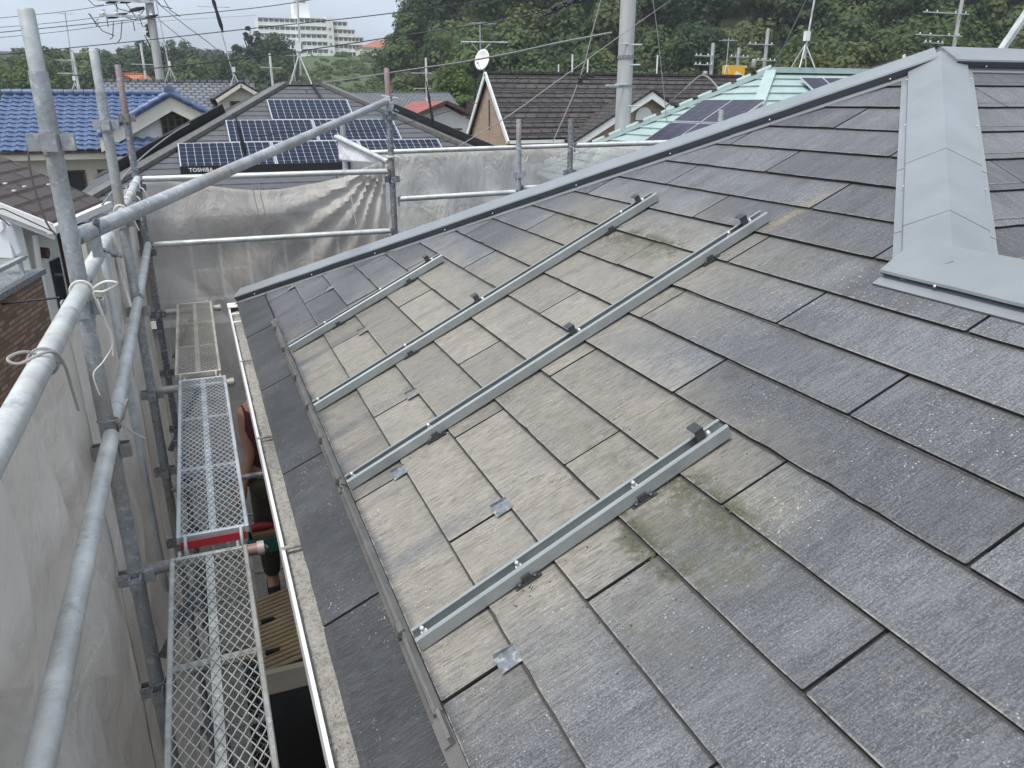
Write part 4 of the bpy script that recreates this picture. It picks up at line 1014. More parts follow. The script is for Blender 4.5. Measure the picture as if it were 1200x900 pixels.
# ================================================================== NEIGHBOURING HOUSES
from mathutils import Matrix
def slope(name, o, ex, ey, poly, th, mat, parent, extra=None):
    """flat piece on its own axes: local x along the eave, y up the slope, z out of the roof"""
    ex = Vector(ex).normalized(); ey = Vector(ey); ey = (ey - ex*ey.dot(ex)).normalized(); ez = ex.cross(ey)
    m = MB(); m.prism([Vector((a, b, 0)) for a, b in poly], (0, 0, th))
    ob = m.build(name, mat, None, local=True)
    mt = Matrix((ex, ey, ez)).transposed().to_4x4(); mt.translation = Vector(o) - wloc(parent)
    ob.parent = parent; ob.matrix_local = mt
    return ob
def win(parent, p, w_, h_, ax, frame='trimw', n=2, glassm='glass', out=None, bars=0):
    """window: p lower-left on the wall, ax horizontal axis, out outward normal"""
    p = Vector(p); ax = Vector(ax).normalized(); out = Vector(out).normalized(); up = Vector((0, 0, 1)); t = 0.05
    def bx(a0, a1, b0, b1, d0, d1):
        return MB().add([p + ax*a + up*b + out*d for a in (a0, a1) for b in (b0, b1) for d in (d0, d1)], [(0,1,3,2),(4,6,7,5),(0,4,5,1),(2,3,7,6),(1,5,7,3),(0,2,6,4)])
    m = MB()
    for a0, a1, b0, b1 in ((0, w_, 0, t), (0, w_, h_-t, h_), (0, t, t, h_-t), (w_-t, w_, t, h_-t)):
        m.add(bx(a0, a1, b0, b1, 0.0, 0.05).v, [(0,1,3,2),(4,6,7,5),(0,4,5,1),(2,3,7,6),(1,5,7,3),(0,2,6,4)])
    for i in range(1, n):
        a = w_*i/n; m.add(bx(a-t/2, a+t/2, t, h_-t, 0.0, 0.045).v, [(0,1,3,2),(4,6,7,5),(0,4,5,1),(2,3,7,6),(1,5,7,3),(0,2,6,4)])
    for i in range(1, bars+1):
        b = h_*i/(bars+1); m.add(bx(t, w_-t, b-.012, b+.012, 0.0, 0.04).v, [(0,1,3,2),(4,6,7,5),(0,4,5,1),(2,3,7,6),(1,5,7,3),(0,2,6,4)])
    wd = m.build('window', M[frame], parent)
    bx(t, w_-t, t, h_-t, 0.004, 0.02).build('pane', M[glassm], wd)
    return wd

# ---- solar panel house (hip roof, three rows of panels facing the viewer)
sh = empty('solar_house', (2.2, 17.4, 0), 'grey slate hip roofed house carrying three rows of blue solar panels', 'house')
SY = 17.43; SXL, SXR = 1.78, 2.55; SZ = 7.17; RUN = 4.1; sz0 = SZ - 0.5*RUN
L_sl = RUN/CT
slope('roof_slope', (SXL-RUN, SY-RUN, sz0), (1,0,0), (0,CT,ST), [(0,0), (2*RUN+SXR-SXL, 0), (RUN+SXR-SXL, L_sl), (RUN, L_sl)], 0.03, M['grey_slate'], sh)
slope('roof_slope', (SXL-RUN, SY+RUN, sz0), (0,-1,0), (CT,0,ST), [(0,0), (2*RUN,0), (RUN, L_sl)], 0.03, M['grey_slate'], sh)
slope('roof_slope', (SXR+RUN, SY-RUN, sz0), (0,1,0), (-CT,0,ST), [(0,0), (2*RUN,0), (RUN, L_sl)], 0.03, M['grey_slate'], sh)
slope('roof_slope', (SXR+RUN, SY+RUN, sz0), (-1,0,0), (0,-CT,ST), [(0,0), (2*RUN+SXR-SXL, 0), (RUN+SXR-SXL, L_sl), (RUN, L_sl)], 0.03, M['grey_slate'], sh)
MB().box((SXL-RUN+.45, SY-RUN+.45, 0), (SXR+RUN-.45, SY+RUN-.45, sz0+.02)).build('wall', M['wallg'], sh)
MB().box((SXL-RUN+.02, SY-RUN+.02, sz0-.16), (SXR+RUN-.02, SY+RUN-.02, sz0-.005)).build('fascia', M['brownwood'], sh)
for x in (-.4, 1.1, 2.6, 4.4): win(sh, (x, SY-RUN+.45, 3.7), .95, 1.05, (1,0,0), 'trimw', 2, out=(0,-1,0), bars=1)
MB().box((SXL-RUN+.45, SY-RUN+.40, 3.30), (SXR+RUN-.45, SY-RUN+.445, 3.42)).build('wall_band', M['trimw'], sh)
hp = [Vector((SXL, SY, SZ)), Vector((SXR, SY, SZ))]
for a, b, nm in ((hp[0], Vector((SXL-RUN, SY-RUN, sz0)), 'hip_cap'), (hp[1], Vector((SXR+RUN, SY-RUN, sz0)), 'hip_cap'), (hp[0], Vector((SXL-RUN, SY+RUN, sz0)), 'hip_cap'), (hp[1], Vector((SXR+RUN, SY+RUN, sz0)), 'hip_cap'), (hp[0], hp[1], 'ridge_cap')):
    up = Vector((0,0,0.05)); MB().beam(a+up, b+up, 0.20, 0.07).build(nm, M['edge'], sh)
def panel(o, ex, ey, w_, h_, parent, pv='pv', frame='alu', name='solar_panel'):
    ex = Vector(ex).normalized(); ey = Vector(ey).normalized(); ez = ex.cross(ey)
    p = slope(name, o, ex, ey, [(0,0), (w_,0), (w_,h_), (0,h_)], 0.03, M[frame], parent)
    g = MB().add([(0.018,0.018,0.0335),(w_-0.018,0.018,0.0335),(w_-0.018,h_-0.018,0.0335),(0.018,h_-0.018,0.0335),(0.018,0.018,0.0305),(w_-0.018,0.018,0.0305),(w_-0.018,h_-0.018,0.0305),(0.018,h_-0.018,0.0305)], [(0,1,2,3),(7,6,5,4),(0,4,5,1),(1,5,6,2),(2,6,7,3),(3,7,4,0)])
    c = g.build('cells', M[pv], None, local=True); c.parent = p
    return p
PW, PH = 1.562, 0.80
for row, (x0, ytop, n_) in enumerate(((-0.364, 15.25, 3), (0.50, 15.97, 2), (1.335, 16.69, 1))):
    for i in range(n_):
        yb = ytop - PH*CT
        zt = SZ - 0.5*(SY-ytop)
        o_ = Vector((x0 + i*(PW+0.012), yb, zt - PH*ST)) + Vector((0, -ST, CT))*0.09
        panel(o_, (1,0,0), (0,CT,ST), PW, PH, sh)
yb = 15.25 - PH*CT; zb = SZ - .5*(SY-15.25) - PH*ST
sk = MB().box((-0.37, yb-0.075, zb+0.0), (-0.37+3*(PW+.012), yb-0.045, zb+0.125)).build('panel_skirt', M['black'], sh)
tx = bpy.data.curves.new('lettering', 'FONT'); tx.body = 'TOSHIBA'; tx.size = 0.085; tx.extrude = 0.002; tx.space_character = 1.12; tx.offset = 0.0022
to = bpy.data.objects.new('lettering', tx); COL.objects.link(to); to.parent = sk
to.matrix_local = Matrix.Translation(Vector((-0.235, yb-0.079, zb+0.034)) - wloc(sk)) @ Matrix.Rotation(rad(90), 4, 'X'); to.scale = (1.0, 1, 1)
tx.materials.append(M['trimw'])
bpy.context.view_layer.update()
tme = bpy.data.meshes.new_from_object(to.evaluated_get(bpy.context.evaluated_depsgraph_get()))
tm_ = bpy.data.objects.new('lettering', tme); COL.objects.link(tm_); tm_.parent = sk; tm_.matrix_local = to.matrix_local.copy()
bpy.data.objects.remove(to)
# dark array edge rising beyond the hips
for sx, a in ((-1, hp[0]), (1, hp[1])):
    p0 = a + Vector((sx*1.15, -1.05, -.5*1.05)) ; p1 = a + Vector((sx*3.05, -2.9, -.5*2.9))
    MB().beam(p0 + Vector((sx*.12, .12, .10)), p1 + Vector((sx*.12, .12, .10)), 0.05, 0.17).build('panel_edge', M['black'], sh)
for x in (2.33, ):
    MB().beam((x, SY-.02, SZ+.09), (x+.1, SY-1.0*CT, SZ+.09-.5*.9), 0.05, 0.03).build('cable_cover', M['black'], sh)

# ---- blue glazed tile house
bh = empty('blue_roof_house', (-1.5, 26, 0), 'cream house with blue glazed tile roof and a gabled window', 'house')
BYe, BZe, BR, BSl = 22.98, 5.71, 2.95, 0.45
bc, bs = math.cos(math.atan(BSl)), math.sin(math.atan(BSl)); BL = BR/bc
def wavy(name, o, ex, ey, width, nrow, expo, parent, per=0.265, amp=0.026, cutl=0.0, cutr=0.0):
    ex = Vector(ex).normalized(); ey = Vector(ey).normalized(); ez = ex.cross(ey); o = Vector(o); m = MB(); n_ = int(width/per*7)
    for r in range(nrow):
        vs = []; fs = []
        for i in range(n_+1):
            x = width*i/n_; ph_ = (x/per) % 1.0
            wv = amp*(math.sin(2*math.pi*ph_) + 0.35*math.sin(4*math.pi*ph_))
            for yy, hh in ((r*expo - 0.035 - 0.02*math.sin(2*math.pi*ph_), 0.035), (r*expo - 0.03 - 0.02*math.sin(2*math.pi*ph_), 0.062), (r*expo + expo + 0.02, 0.022)):
                vs.append(o + ex*x + ey*yy + ez*(hh+wv))
        for i in range(n_):
            for k_ in range(2): fs.append((3*i+k_, 3*(i+1)+k_, 3*(i+1)+k_+1, 3*i+k_+1))
        m.add(vs, fs, True)
    ob = m.build(name, M['bluetile'], parent); return ob
BXL = -4.72
slope('roof_slope', (BXL, BYe, BZe), (1,0,0), (0,bc,bs), [(0,0), (4.4,0), (4.4,BL), (0,BL)], 0.02, M['bluetile'], bh)
tl = wavy('blue_tiles', (BXL, BYe, BZe), (1,0,0), (0,bc,bs), 4.35, 13, BL/13, bh); tl['kind'] = 'stuff'
slope('roof_slope', (BXL+4.4, BYe+2*BR, BZe), (-1,0,0), (0,-bc,bs), [(0,0), (4.4,0), (4.4,BL), (0,BL)], 0.02, M['bluetile'], bh)
rz = BZe + BSl*BR
m = MB()
for i in range(18): m.path([(BXL+0.25*i, BYe+BR, rz+0.07), (BXL+0.25*i+.235, BYe+BR, rz+0.075)], [0.095, 0.10], 10)
m.build('ridge_tile', M['bluetile'], bh)
MB().box((BXL+.3, BYe+.5, 0), (BXL+4.2, BYe+2*BR-.5, BZe+.15)).build('wall', M['wallc'], bh)
MB().box((BXL, BYe-.02, BZe-.06), (BXL+4.4, BYe+.10, BZe-.01)).build('gutter', M['brownwood'], bh)
MB().box((BXL, BYe+.05, BZe-.22), (BXL+4.4, BYe+.5, BZe-.07)).build('fascia', M['wallc'], bh)
for x in (-3.6, -2.5, -1.1): win(bh, (x, BYe+.5, 4.65), 0.8, 0.55, (1,0,0), 'brownwood', 2, out=(0,-1,0))
win(bh, (-2.2, BYe+.5, 4.3), 1.6, 0.9, (1,0,0), 'trimw', 2, out=(0,-1,0))
# gabled front
gx, gy = -0.47, 22.55; gz_ = 6.96; hw_ = 1.42; gs = 0.55
m = MB(); m.prism([(gx-hw_, gy+.22, 4.0), (gx+hw_, gy+.22, 4.0), (gx+hw_, gy+.22, gz_-gs*hw_), (gx, gy+.22, gz_), (gx-hw_, gy+.22, gz_-gs*hw_)], (0, 3.0, 0)); m.build('gable_wall', M['wallw'], bh)
for sg in (-1, 1):
    a = Vector((gx, gy, gz_+.03)); b = Vector((gx+sg*(hw_+.35), gy, gz_+.03-gs*(hw_+.35)))
    MB().add([a, b, b+Vector((0,0,-.34)), a+Vector((0,0,-.34)), a+Vector((0,.12,0)), b+Vector((0,.12,0)), b+Vector((0,.12,-.34)), a+Vector((0,.12,-.34))], [(0,1,2,3),(7,6,5,4),(0,4,5,1),(1,5,6,2),(2,6,7,3),(3,7,4,0)]).build('barge_board', M['wallc'], bh)
    gc, gss = math.cos(math.atan(gs)), math.sin(math.atan(gs))
    slope('gable_slope', Vector((gx+sg*(hw_+.40), gy-.03 if sg > 0 else gy+3.2, gz_+.06-gs*(hw_+.40))), (0, sg, 0), (-sg*gc, 0, gss), [(0,0), (3.23,0), (3.23,(hw_+.40)/gc), (0,(hw_+.40)/gc)], 0.06, M['bluetile'], bh)
    m = MB(); L_ = (hw_+.4)/gc
    for i in range(7):
        p0 = lerp(a, b, i/7) + Vector((0,-.02,.09)); p1 = lerp(a, b, (i+.95)/7) + Vector((0,-.02,.10)); m.path([p0, p1], [0.085, 0.095], 10)
    m.build('verge_tile', M['bluetile'], bh)
m = MB(); m.path([(gx, gy-.10, gz_+.17), (gx, gy-.09, gz_+.17), (gx, gy, gz_+.17), (gx, gy+3.0, gz_+.17)], [.03, .13, .13, .11], 14); m.build('ridge_end_tile', M['bluetile'], bh)
win(bh, (-0.78, gy+.22, 5.75), 0.68, 0.86, (1,0,0), 'brownwood', 4, out=(0,-1,0), bars=4)
wavy('lower_tiles', (gx-hw_-.1, gy-.55, 5.62), (1,0,0), (0,bc,bs), 1.1, 4, 0.24, bh)['kind'] = 'stuff'
slope('lower_slab', (gx-hw_-.1, gy-.55, 5.60), (1,0,0), (0,bc,bs), [(0,0), (1.1,0), (1.1,.95), (0,.95)], 0.03, M['bluetile'], bh)
MB().box((gx-hw_-.12, gy-.56, 5.47), (gx-hw_+1.02, gy-.46, 5.60)).build('lower_fascia', M['wallc'], bh)

# ---- near left house: white walls, brown slate roof, brick balcony
lh = empty('left_house', (-2.6, 10.0, 0), 'white sided house with brown slate roof and brick balcony at the left edge', 'house')
LC = Vector((-1.62, 9.0, 5.70)); LE = Vector((0.17, 0.985, 0)).normalized(); LP = Vector((-0.985, 0.17, 0)).normalized()
ls = 0.50; lt = math.atan(ls)
LPs = (LP*math.cos(lt) + Vector((0,0,math.sin(lt))))
slope('roof_slope', LC - LPs*0.02 + LE*2.05, -LE, LPs, [(0,0), (2.05,0), (2.05,3.2), (-0.45, 3.2)], 0.045, M['brown_slate'], lh)
# far hip slope
fo = LC + LE*2.05
def lw(e_, p_, z_): return LC + LE*e_ + LP*p_ + Vector((0,0,z_))
MB().prism([lw(.22, .30, -5.7), lw(1.9, .30, -5.7), lw(1.9, 4.2, -5.7), lw(.22, 4.2, -5.7)], (0, 0, 5.72)).build('wall', M['wallw'], lh)
m = MB(); m.prism([lw(.22, .30, 0.02), lw(.22, 4.2, 0.02), lw(.22, 3.0, 1.30), lw(.22, 0.32, 0.10)], LE*0.05); m.build('gable_wall', M['wallw'], lh)
for o1, o2, wd in ((0.0, -0.03, 0.10), (0.07, -0.12, 0.07)):
    a = lw(o1, -0.05, -0.01+o2); b = lw(o1, 3.0, 1.515+o2)
    MB().beam(a, b, 0.035, wd).build('barge_board', M['trimw'], lh)
MB().beam(lw(-.02, -.05, -0.055), lw(2.1, -.05, -0.055), 0.085, 0.075).build('gutter', M['trimw'], lh)
m = MB().path([lw(1.95, -.03, -.08), lw(1.95, .1, -.2), lw(1.95, .22, -.3), lw(1.95, .24, -3.5)], 0.032, 10); m.build('downpipe', M['trimw'], lh)
m = MB().path([lw(.30, .22, -.14), lw(.30, .25, -.5), lw(.30, .25, -4)], 0.030, 10); m.build('downpipe', M['trimw'], lh)
MB().path([lw(.50, .29, -.36), lw(.50, .20, -.37)], [0.06, 0.06], 16).build('vent_pipe', M['brownwood'], lh)
m = MB()
for i in range(9):
    z = -.35 - i*.36; m.beam(lw(.215, .3, z), lw(.215, 3.8, z), .004, .012)
m.build('siding_joint', M['wallg'], lh)
for i in range(5):
    m = MB().prism([lw(1.15+.12*i, .285, -.95), lw(1.15+.12*i+.09, .285, -.95), lw(1.15+.12*i+.09, .285, -.18), lw(1.15+.12*i, .285, -.18)], -LP*0.02); m.build('lattice_slat', M['brownwood'], lh)
m = MB().prism([lw(.75, .285, -1.5), lw(1.0, .285, -1.5), lw(1.0, .285, -.5), lw(.75, .285, -.5)], -LP*0.02); m.build('side_window', M['glass'], lh)
for (e_, p_) in ((.6,.5),(.75,.64),(.95,.52),(1.5,.45)):
    c_ = LC + LE*e_ + LPs*p_ + Vector((0,0,.055)); MB().beam(c_, c_ + LE*.05, .03, .012).build('snow_guard', M['trimw'], lh)
# balcony
BXc = -1.66
def bw(y, z, d=0.0): return Vector((BXc + (y-8.4)*0.17 - d, y, z))
MB().prism([bw(4.6, 4.1), bw(8.45, 4.1), bw(8.45, 4.1, .9), bw(4.6, 4.1, .9)], (0, 0, 1.20)).build('balcony_wall', M['brick2'], lh)
MB().prism([bw(4.55, 5.302, -.03), bw(8.50, 5.302, -.03), bw(8.50, 5.302, .93), bw(4.55, 5.302, .93)], (0, 0, .05)).build('balcony_coping', M['galv_d'], lh)
MB().beam(bw(4.6, 5.50, .06), bw(8.30, 5.50, .06), .05, .035).build('handrail', M['galv'], lh)
for y in (5.0, 6.2, 7.3, 8.2): MB().beam(bw(y, 5.35, .06), bw(y, 5.485, .06), .03, .03, (1,0,0)).build('rail_stub', M['galv'], lh)
# laundry
ln_ = empty('hanging_shirt', (-1.78, 8.25, 5.5), 'white hooded shirt hanging to dry beside the white house', 'shirt')
m = MB(); sx0, sy0 = -1.86, 8.25
out = [(-.05,.30),(-.11,.26),(-.13,.12),(-.17,-.08),(-.12,-.10),(-.085,.05),(-.08,-.14),(.07,-.16),(.07,.03),(.10,-.12),(.15,-.10),(.12,.14),(.10,.26),(.04,.31)]
m.prism([(sx0+a*.75, sy0-.02*math.cos(a*20), 5.62+b*.75) for a, b in out], (0.01, 0.035, 0)); bevel(m.build('cloth', M['cotton'], ln_), .008, 2)
m = MB().prism([(sx0+a*.75, sy0-.035, 5.62+b*.75) for a, b in ((-.05,.30),(-.05,.20),(0,.16),(.05,.21),(.04,.31),(0,.335))], (0,.03,0)); bevel(m.build('hood', M['cotton'], ln_), .008, 2)
MB().path([(sx0-.08, sy0, 5.80), (sx0, sy0, 5.90), (sx0+.08, sy0, 5.80)], .006, 6).build('hanger', M['black'], ln_)
MB().path([(-2.6, 8.25, 5.955), (-1.8, 8.25, 5.952), (-1.55, 8.98, 5.62)], 0.006, 6).build('drying_line', M['cable'], None, 'thin dark drying line above the white shirt', 'line')

# ---- brick house with brown roof
kh = empty('brick_house', (15, 28, 0), 'tan brick house with large dark brown shingled roof and arched gable', 'house')
KX0, KX1, KY0, KYr = 10.18, 21.2, 26.0, 28.15; kze, kzr = 5.64, 7.80
ksl = math.atan2(kzr-kze, KYr-KY0); kc, ks = math.cos(ksl), math.sin(ksl); KL = (KYr-KY0)/kc
slope('roof_slope', (KX0-.1, KY0, kze), (1,0,0), (0,kc,ks), [(0,0), (KX1-KX0+1.4,0), (KX1-KX0+.1,KL), (0,KL)], 0.06, M['brown_shake'], kh)
slope('roof_slope', (KX1, 2*KYr-KY0, kze), (-1,0,0), (0,-kc,ks), [(0,0), (KX1-KX0+.1,0), (KX1-KX0+.1,KL), (0,KL)], 0.06, M['brown_shake'], kh)
for i in range(13):
    yy = KL*i/13; o_ = Vector((KX0-.1, KY0, kze)) + Vector((0,kc,ks))*yy + Vector((0,-ks,kc))*.06
    MB().sweep([(-.01,0),(.16,0.0),(-.01,.028)], o_, o_ + Vector((KX1-KX0+1.35-1.25*i/13, 0, 0)), (0,kc,ks), (0,-ks,kc)).build('shingle_course', M['brown_shake'], kh)
MB().prism([(KX0, KY0+.25, 0), (KX0, 2*KYr-KY0-.25, 0), (KX0, 2*KYr-KY0-.25, kze+.22), (KX0, KYr, kzr-.1), (KX0, KY0+.25, kze+.22)], (KX1-KX0, 0, 0)).build('wall', M['brick'], kh)
for sg in (-1, 1):
    a = Vector((KX0-.13, KYr, kzr+.03)); b = Vector((KX0-.13, KYr+sg*(KYr-KY0+.1), kze-.09)); MB().beam(a, b, .05, .17).build('barge_board', M['trimw'], kh)
MB().box((KX0-.1, KY0-.08, kze-.13), (KX1+1.3, KY0+.02, kze-.02)).build('gutter', M['trimw'], kh)
MB().beam((KX0-.1, KYr, kzr+.08), (KX1, KYr, kzr+.08), .22, .08).build('ridge_cap', M['brown_shake'], kh)
for z in (5.9, 6.4): MB().box((KX0-.02, KYr-.12, z), (KX0-.005, KYr-.02, z+.55)).build('wall_vent', M['brownwood'], kh)
for x in (11.0, 12.4, 14.0, 16.0):
    win(kh, (x, KY0+.25, 3.6), 0.9, 1.2, (1,0,0), 'trimw', 2, out=(0,-1,0))
# arched gable
dx, dy, dz = 15.27, 25.2, 7.25; dhl, dhr = 2.95, 1.5; dsl = 0.555
m = MB(); m.prism([(dx-dhl, dy+.3, 3), (dx+dhl, dy+.3, 3), (dx+dhl, dy+.3, dz-dsl*dhl-.1), (dx, dy+.3, dz-.1), (dx-dhl, dy+.3, dz-dsl*dhl-.1)], (0, 0.9, 0)); m.build('gable_wall', M['brick'], kh)
dc, dss = math.cos(math.atan(dsl)), math.sin(math.atan(dsl))
for sg in (-1, 1):
    a = Vector((dx, dy, dz-.04)); b = Vector((dx+sg*(dhl+.1), dy, dz-.04-dsl*(dhl+.1)))
    MB().add([a, b, b+Vector((0,0,-.24)), a+Vector((0,0,-.24)), a+Vector((0,.1,0)), b+Vector((0,.1,0)), b+Vector((0,.1,-.24)), a+Vector((0,.1,-.24))], [(0,1,2,3),(7,6,5,4),(0,4,5,1),(1,5,6,2),(2,6,7,3),(3,7,4,0)]).build('barge_board', M['trimw'], kh)
    slope('gable_slope', Vector((dx+sg*(dhl+.1), dy-.03 if sg > 0 else dy+1.6, dz-.02-dsl*(dhl+.1))), (0, sg, 0), (-sg*dc, 0, dss), [(0,0), (1.63,0), (1.63,(dhl+.1)/dc), (0,(dhl+.1)/dc)], 0.07, M['brown_shake'], kh)
m = MB(); pts = [(-.34, -.1)] + [(.34*-math.cos(math.pi*i/12), .34*math.sin(math.pi*i/12)) for i in range(13)] + [(.34, -.1)]
m.prism([(15.12+a, dy+.28, 6.36+b) for a, b in pts], (0, -.03, 0)); m.build('arched_window', M['trimw'], kh)

# ---- teal metal roof house with dark panels
th_ = empty('teal_roof_house', (14, 14, 0), 'house with pale teal lapped metal roof and dark solar panels behind the hip', 'house')
TA = Vector((10.4, 13.0, 7.38)); TR = 3.6; tzs = 0.5; TLn = 7.0
TSL = 0.58; tcs, tss = math.cos(math.atan(TSL)), math.sin(math.atan(TSL))
def strips(o, ex, ey, poly, parent, expo=0.26):
    ex = Vector(ex); ey = Vector(ey); ez = ex.cross(ey); o = Vector(o)
    ymax = max(p[1] for p in poly); n_ = int(math.ceil(ymax/expo))
    for i in range(n_):
        y0, y1 = i*expo, min(ymax, (i+1)*expo+.01)
        pl = clip(clip(poly, 0, -1, -y0), 0, 1, y1)
        if len(pl) < 3: continue
        m = MB(); vs = [o + ex*a + ey*b + ez*(.045 if b < y0+1e-3 else .012) for a, b in pl] + [o + ex*a + ey*b - ez*.01 for a, b in pl]
        k_ = len(pl); m.add(vs, [tuple(range(k_)), tuple(range(k_, 2*k_))[::-1]] + [(q, k_+q, k_+(q+1) % k_, (q+1) % k_) for q in range(k_)])
        m.build('roof_strip', M['teal'], parent)
TLs = TR/tcs; tz0 = TA.z - TSL*TR
strips((TA.x-TR, TA.y+TR, tz0), (0,-1,0), (tcs,0,tss), [(0,0), (2*TR,0), (TR,TLs)], th_)
strips((TA.x-TR, TA.y-TR, tz0), (1,0,0), (0,tcs,tss), [(0,0), (2*TR+TLn,0), (TR+TLn,TLs), (TR,TLs)], th_)
slope('back_slope', (TA.x+TR+TLn, TA.y+TR, tz0), (-1,0,0), (0,-tcs,tss), [(0,0), (2*TR+TLn,0), (TR+TLn,TLs), (TR,TLs)], 0.02, M['teal'], th_)
slope('end_slope', (TA.x+TR+TLn, TA.y-TR, tz0), (0,1,0), (-tcs,0,tss), [(0,0), (2*TR,0), (TR,TLs)], 0.02, M['teal'], th_)
MB().box((TA.x-TR+.4, TA.y-TR+.4, 0), (TA.x+TR+TLn-.4, TA.y+TR-.4, tz0)).build('wall', M['wallc'], th_)
for b in ((-TR, TR), (-TR, -TR)):
    MB().beam(TA + Vector((0,0,.05)), TA + Vector((b[0], b[1], -TSL*TR+.05)), .2, .07).build('hip_cap', M['teal'], th_)
m = MB().beam(TA + Vector((0,0,.06)), TA + Vector((TLn,0,.06)), .24, .10); m.build('ridge_cap', M['teal'], th_)
m = MB()
for i in range(14):
    t = i/14; m.path([TA + Vector((-TR*t, TR*t, -TSL*TR*t+.11)), TA + Vector((-TR*(t+.05), TR*(t+.05), -TSL*TR*(t+.05)+.11))], .05, 8)
m.build('hip_lump', M['teal'], th_)
for i, (dn, al) in enumerate(((2.4, .60), (2.4, -.34), (1.69, .60), (1.69, -.34))):
    o_ = Vector((TA.x-dn-.0, TA.y + al, TA.z-TSL*dn)) + Vector((-tss,0,tcs))*.10
    panel(o_ + Vector((-.0, .0, 0)) - Vector((tcs,0,tss))*0, (0,-1,0), (tcs,0,tss), 0.93, 0.785, th_, 'pv2', 'alu')
for i, (dn, al) in enumerate(((1.02, .38), (1.02, .92), (1.02, 1.46), (1.02, 2.0), (1.75, -.1), (1.75, .44), (1.75, .98))):
    o_ = Vector((TA.x+al, TA.y-dn, TA.z-TSL*dn)) + Vector((0,-tss,tcs))*.10
    panel(o_, (1,0,0), (0,tcs,tss), 0.53, 0.80, th_, 'pv2', 'alu')
# antenna mast on the teal ridge
def antenna(base, h, label, legs=0.5, tilt=(0,0), boom=0.0, box=True, dish=False, r=0.018, group='rooftop aerial masts', yagi_dir=(1,0,0)):
    b = Vector(base); top = b + Vector((tilt[0], tilt[1], h)); e_ = empty('aerial_mast', b, label, 'aerial', group)
    MB().path([b + Vector((0,0,.15)), top], r, 8).build('mast', M['galv_l'], e_)
    for a in (0, 2*math.pi/4, 2*math.pi/2, 6*math.pi/4):
        MB().path([b + Vector((legs*.55*math.cos(a+.6), legs*.55*math.sin(a+.6), -.02)), b + Vector((0,0,legs))], r*.7, 6).build('stay_leg', M['galv_l'], e_)
    if box: MB().box((b.x-.05, b.y-.05, b.z+legs+.05), (b.x+.05, b.y+.03, b.z+legs+.22)).build('booster_box', M['trimw'], e_)
    if boom > 0:
        yd = Vector(yagi_dir).normalized(); c = top - Vector((0,0,.1)); m = MB().path([c - yd*boom/2, c + yd*boom/2], .012, 6); sd = yd.cross(Vector((0,0,1)))
        for i in range(8):
            q_ = c + yd*boom*(i/7-.5); m.path([q_ - sd*.22, q_ + sd*.22], .006, 5)
        m.build('yagi', M['galv_l'], e_)
    return e_
antenna(TA + Vector((.75, 0, .12)), 3.2, 'pale aerial mast on tripod legs on the teal ridge', .42, (.25, 0), 1.2)

# ---- grey tile house and cream dormer house behind the blue one
def hip_or_gable(name, x0, x1, y0, y1, ze, sl, roofm, wallm, label, hipl=True, hipr=True, group=None, th=.05, windows=()):
    e_ = empty(name, ((x0+x1)/2, (y0+y1)/2, 0), label, 'house', group); r = (y1-y0)/2; a = math.atan(sl); c, s = math.cos(a), math.sin(a); Ln = r/c; W_ = x1-x0
    l = r if hipl else 0; rr_ = r if hipr else 0
    slope('roof_slope', (x0, y0, ze), (1,0,0), (0,c,s), [(0,0), (W_,0), (W_-rr_,Ln), (l,Ln)], th, M[roofm], e_)
    slope('roof_slope', (x1, y1, ze), (-1,0,0), (0,-c,s), [(0,0), (W_,0), (W_-l,Ln), (rr_,Ln)], th, M[roofm], e_)
    if hipl: slope('roof_slope', (x0, y1, ze), (0,-1,0), (c,0,s), [(0,0), (2*r,0), (r,Ln)], th, M[roofm], e_)
    if hipr: slope('roof_slope', (x1, y0, ze), (0,1,0), (-c,0,s), [(0,0), (2*r,0), (r,Ln)], th, M[roofm], e_)
    MB().beam((x0+l, (y0+y1)/2, ze+sl*r+.07), (x1-rr_, (y0+y1)/2, ze+sl*r+.07), .25, .1).build('ridge_cap', M[roofm], e_)
    in_ = .35
    poly = [(x0+in_, y0+in_, 0), (x0+in_, y1-in_, 0), (x0+in_, y1-in_, ze+.05)] + ([] if hipl else [(x0+in_, (y0+y1)/2, ze+sl*(r-in_))]) + [(x0+in_, y0+in_, ze+.05)]
    MB().prism(poly, (W_-2*in_, 0, 0)).build('wall', M[wallm], e_)
    MB().box((x0, y0-.03, ze-.10), (x1, y0+.05, ze+.01)).build('gutter', M['trimw'], e_)
    for (px_, pz, w_, h_) in windows: win(e_, (px_, y0+in_, pz), w_, h_, (1,0,0), 'trimw', 2, out=(0,-1,0))
    return e_
hip_or_gable('grey_tile_house', -3.2, 2.6, 32.5, 38.5, 6.15, .48, 'grey_tile', 'wallw', 'house with pale grey tiled roof behind the blue roof', False, False)
dh = empty('dormer_house', (1.7, 30.2, 0), 'small cream gabled house with a dark window behind the solar roof', 'house')
ggx, ggy, ggz = 1.70, 29.5, 7.42; m = MB()
m.prism([(ggx-.66, ggy, 0), (ggx+.66, ggy, 0), (ggx+.66, ggy, ggz-.46), (ggx, ggy, ggz-.06), (ggx-.66, ggy, ggz-.46)], (0, 5, 0)); m.build('wall', M['wallc'], dh)
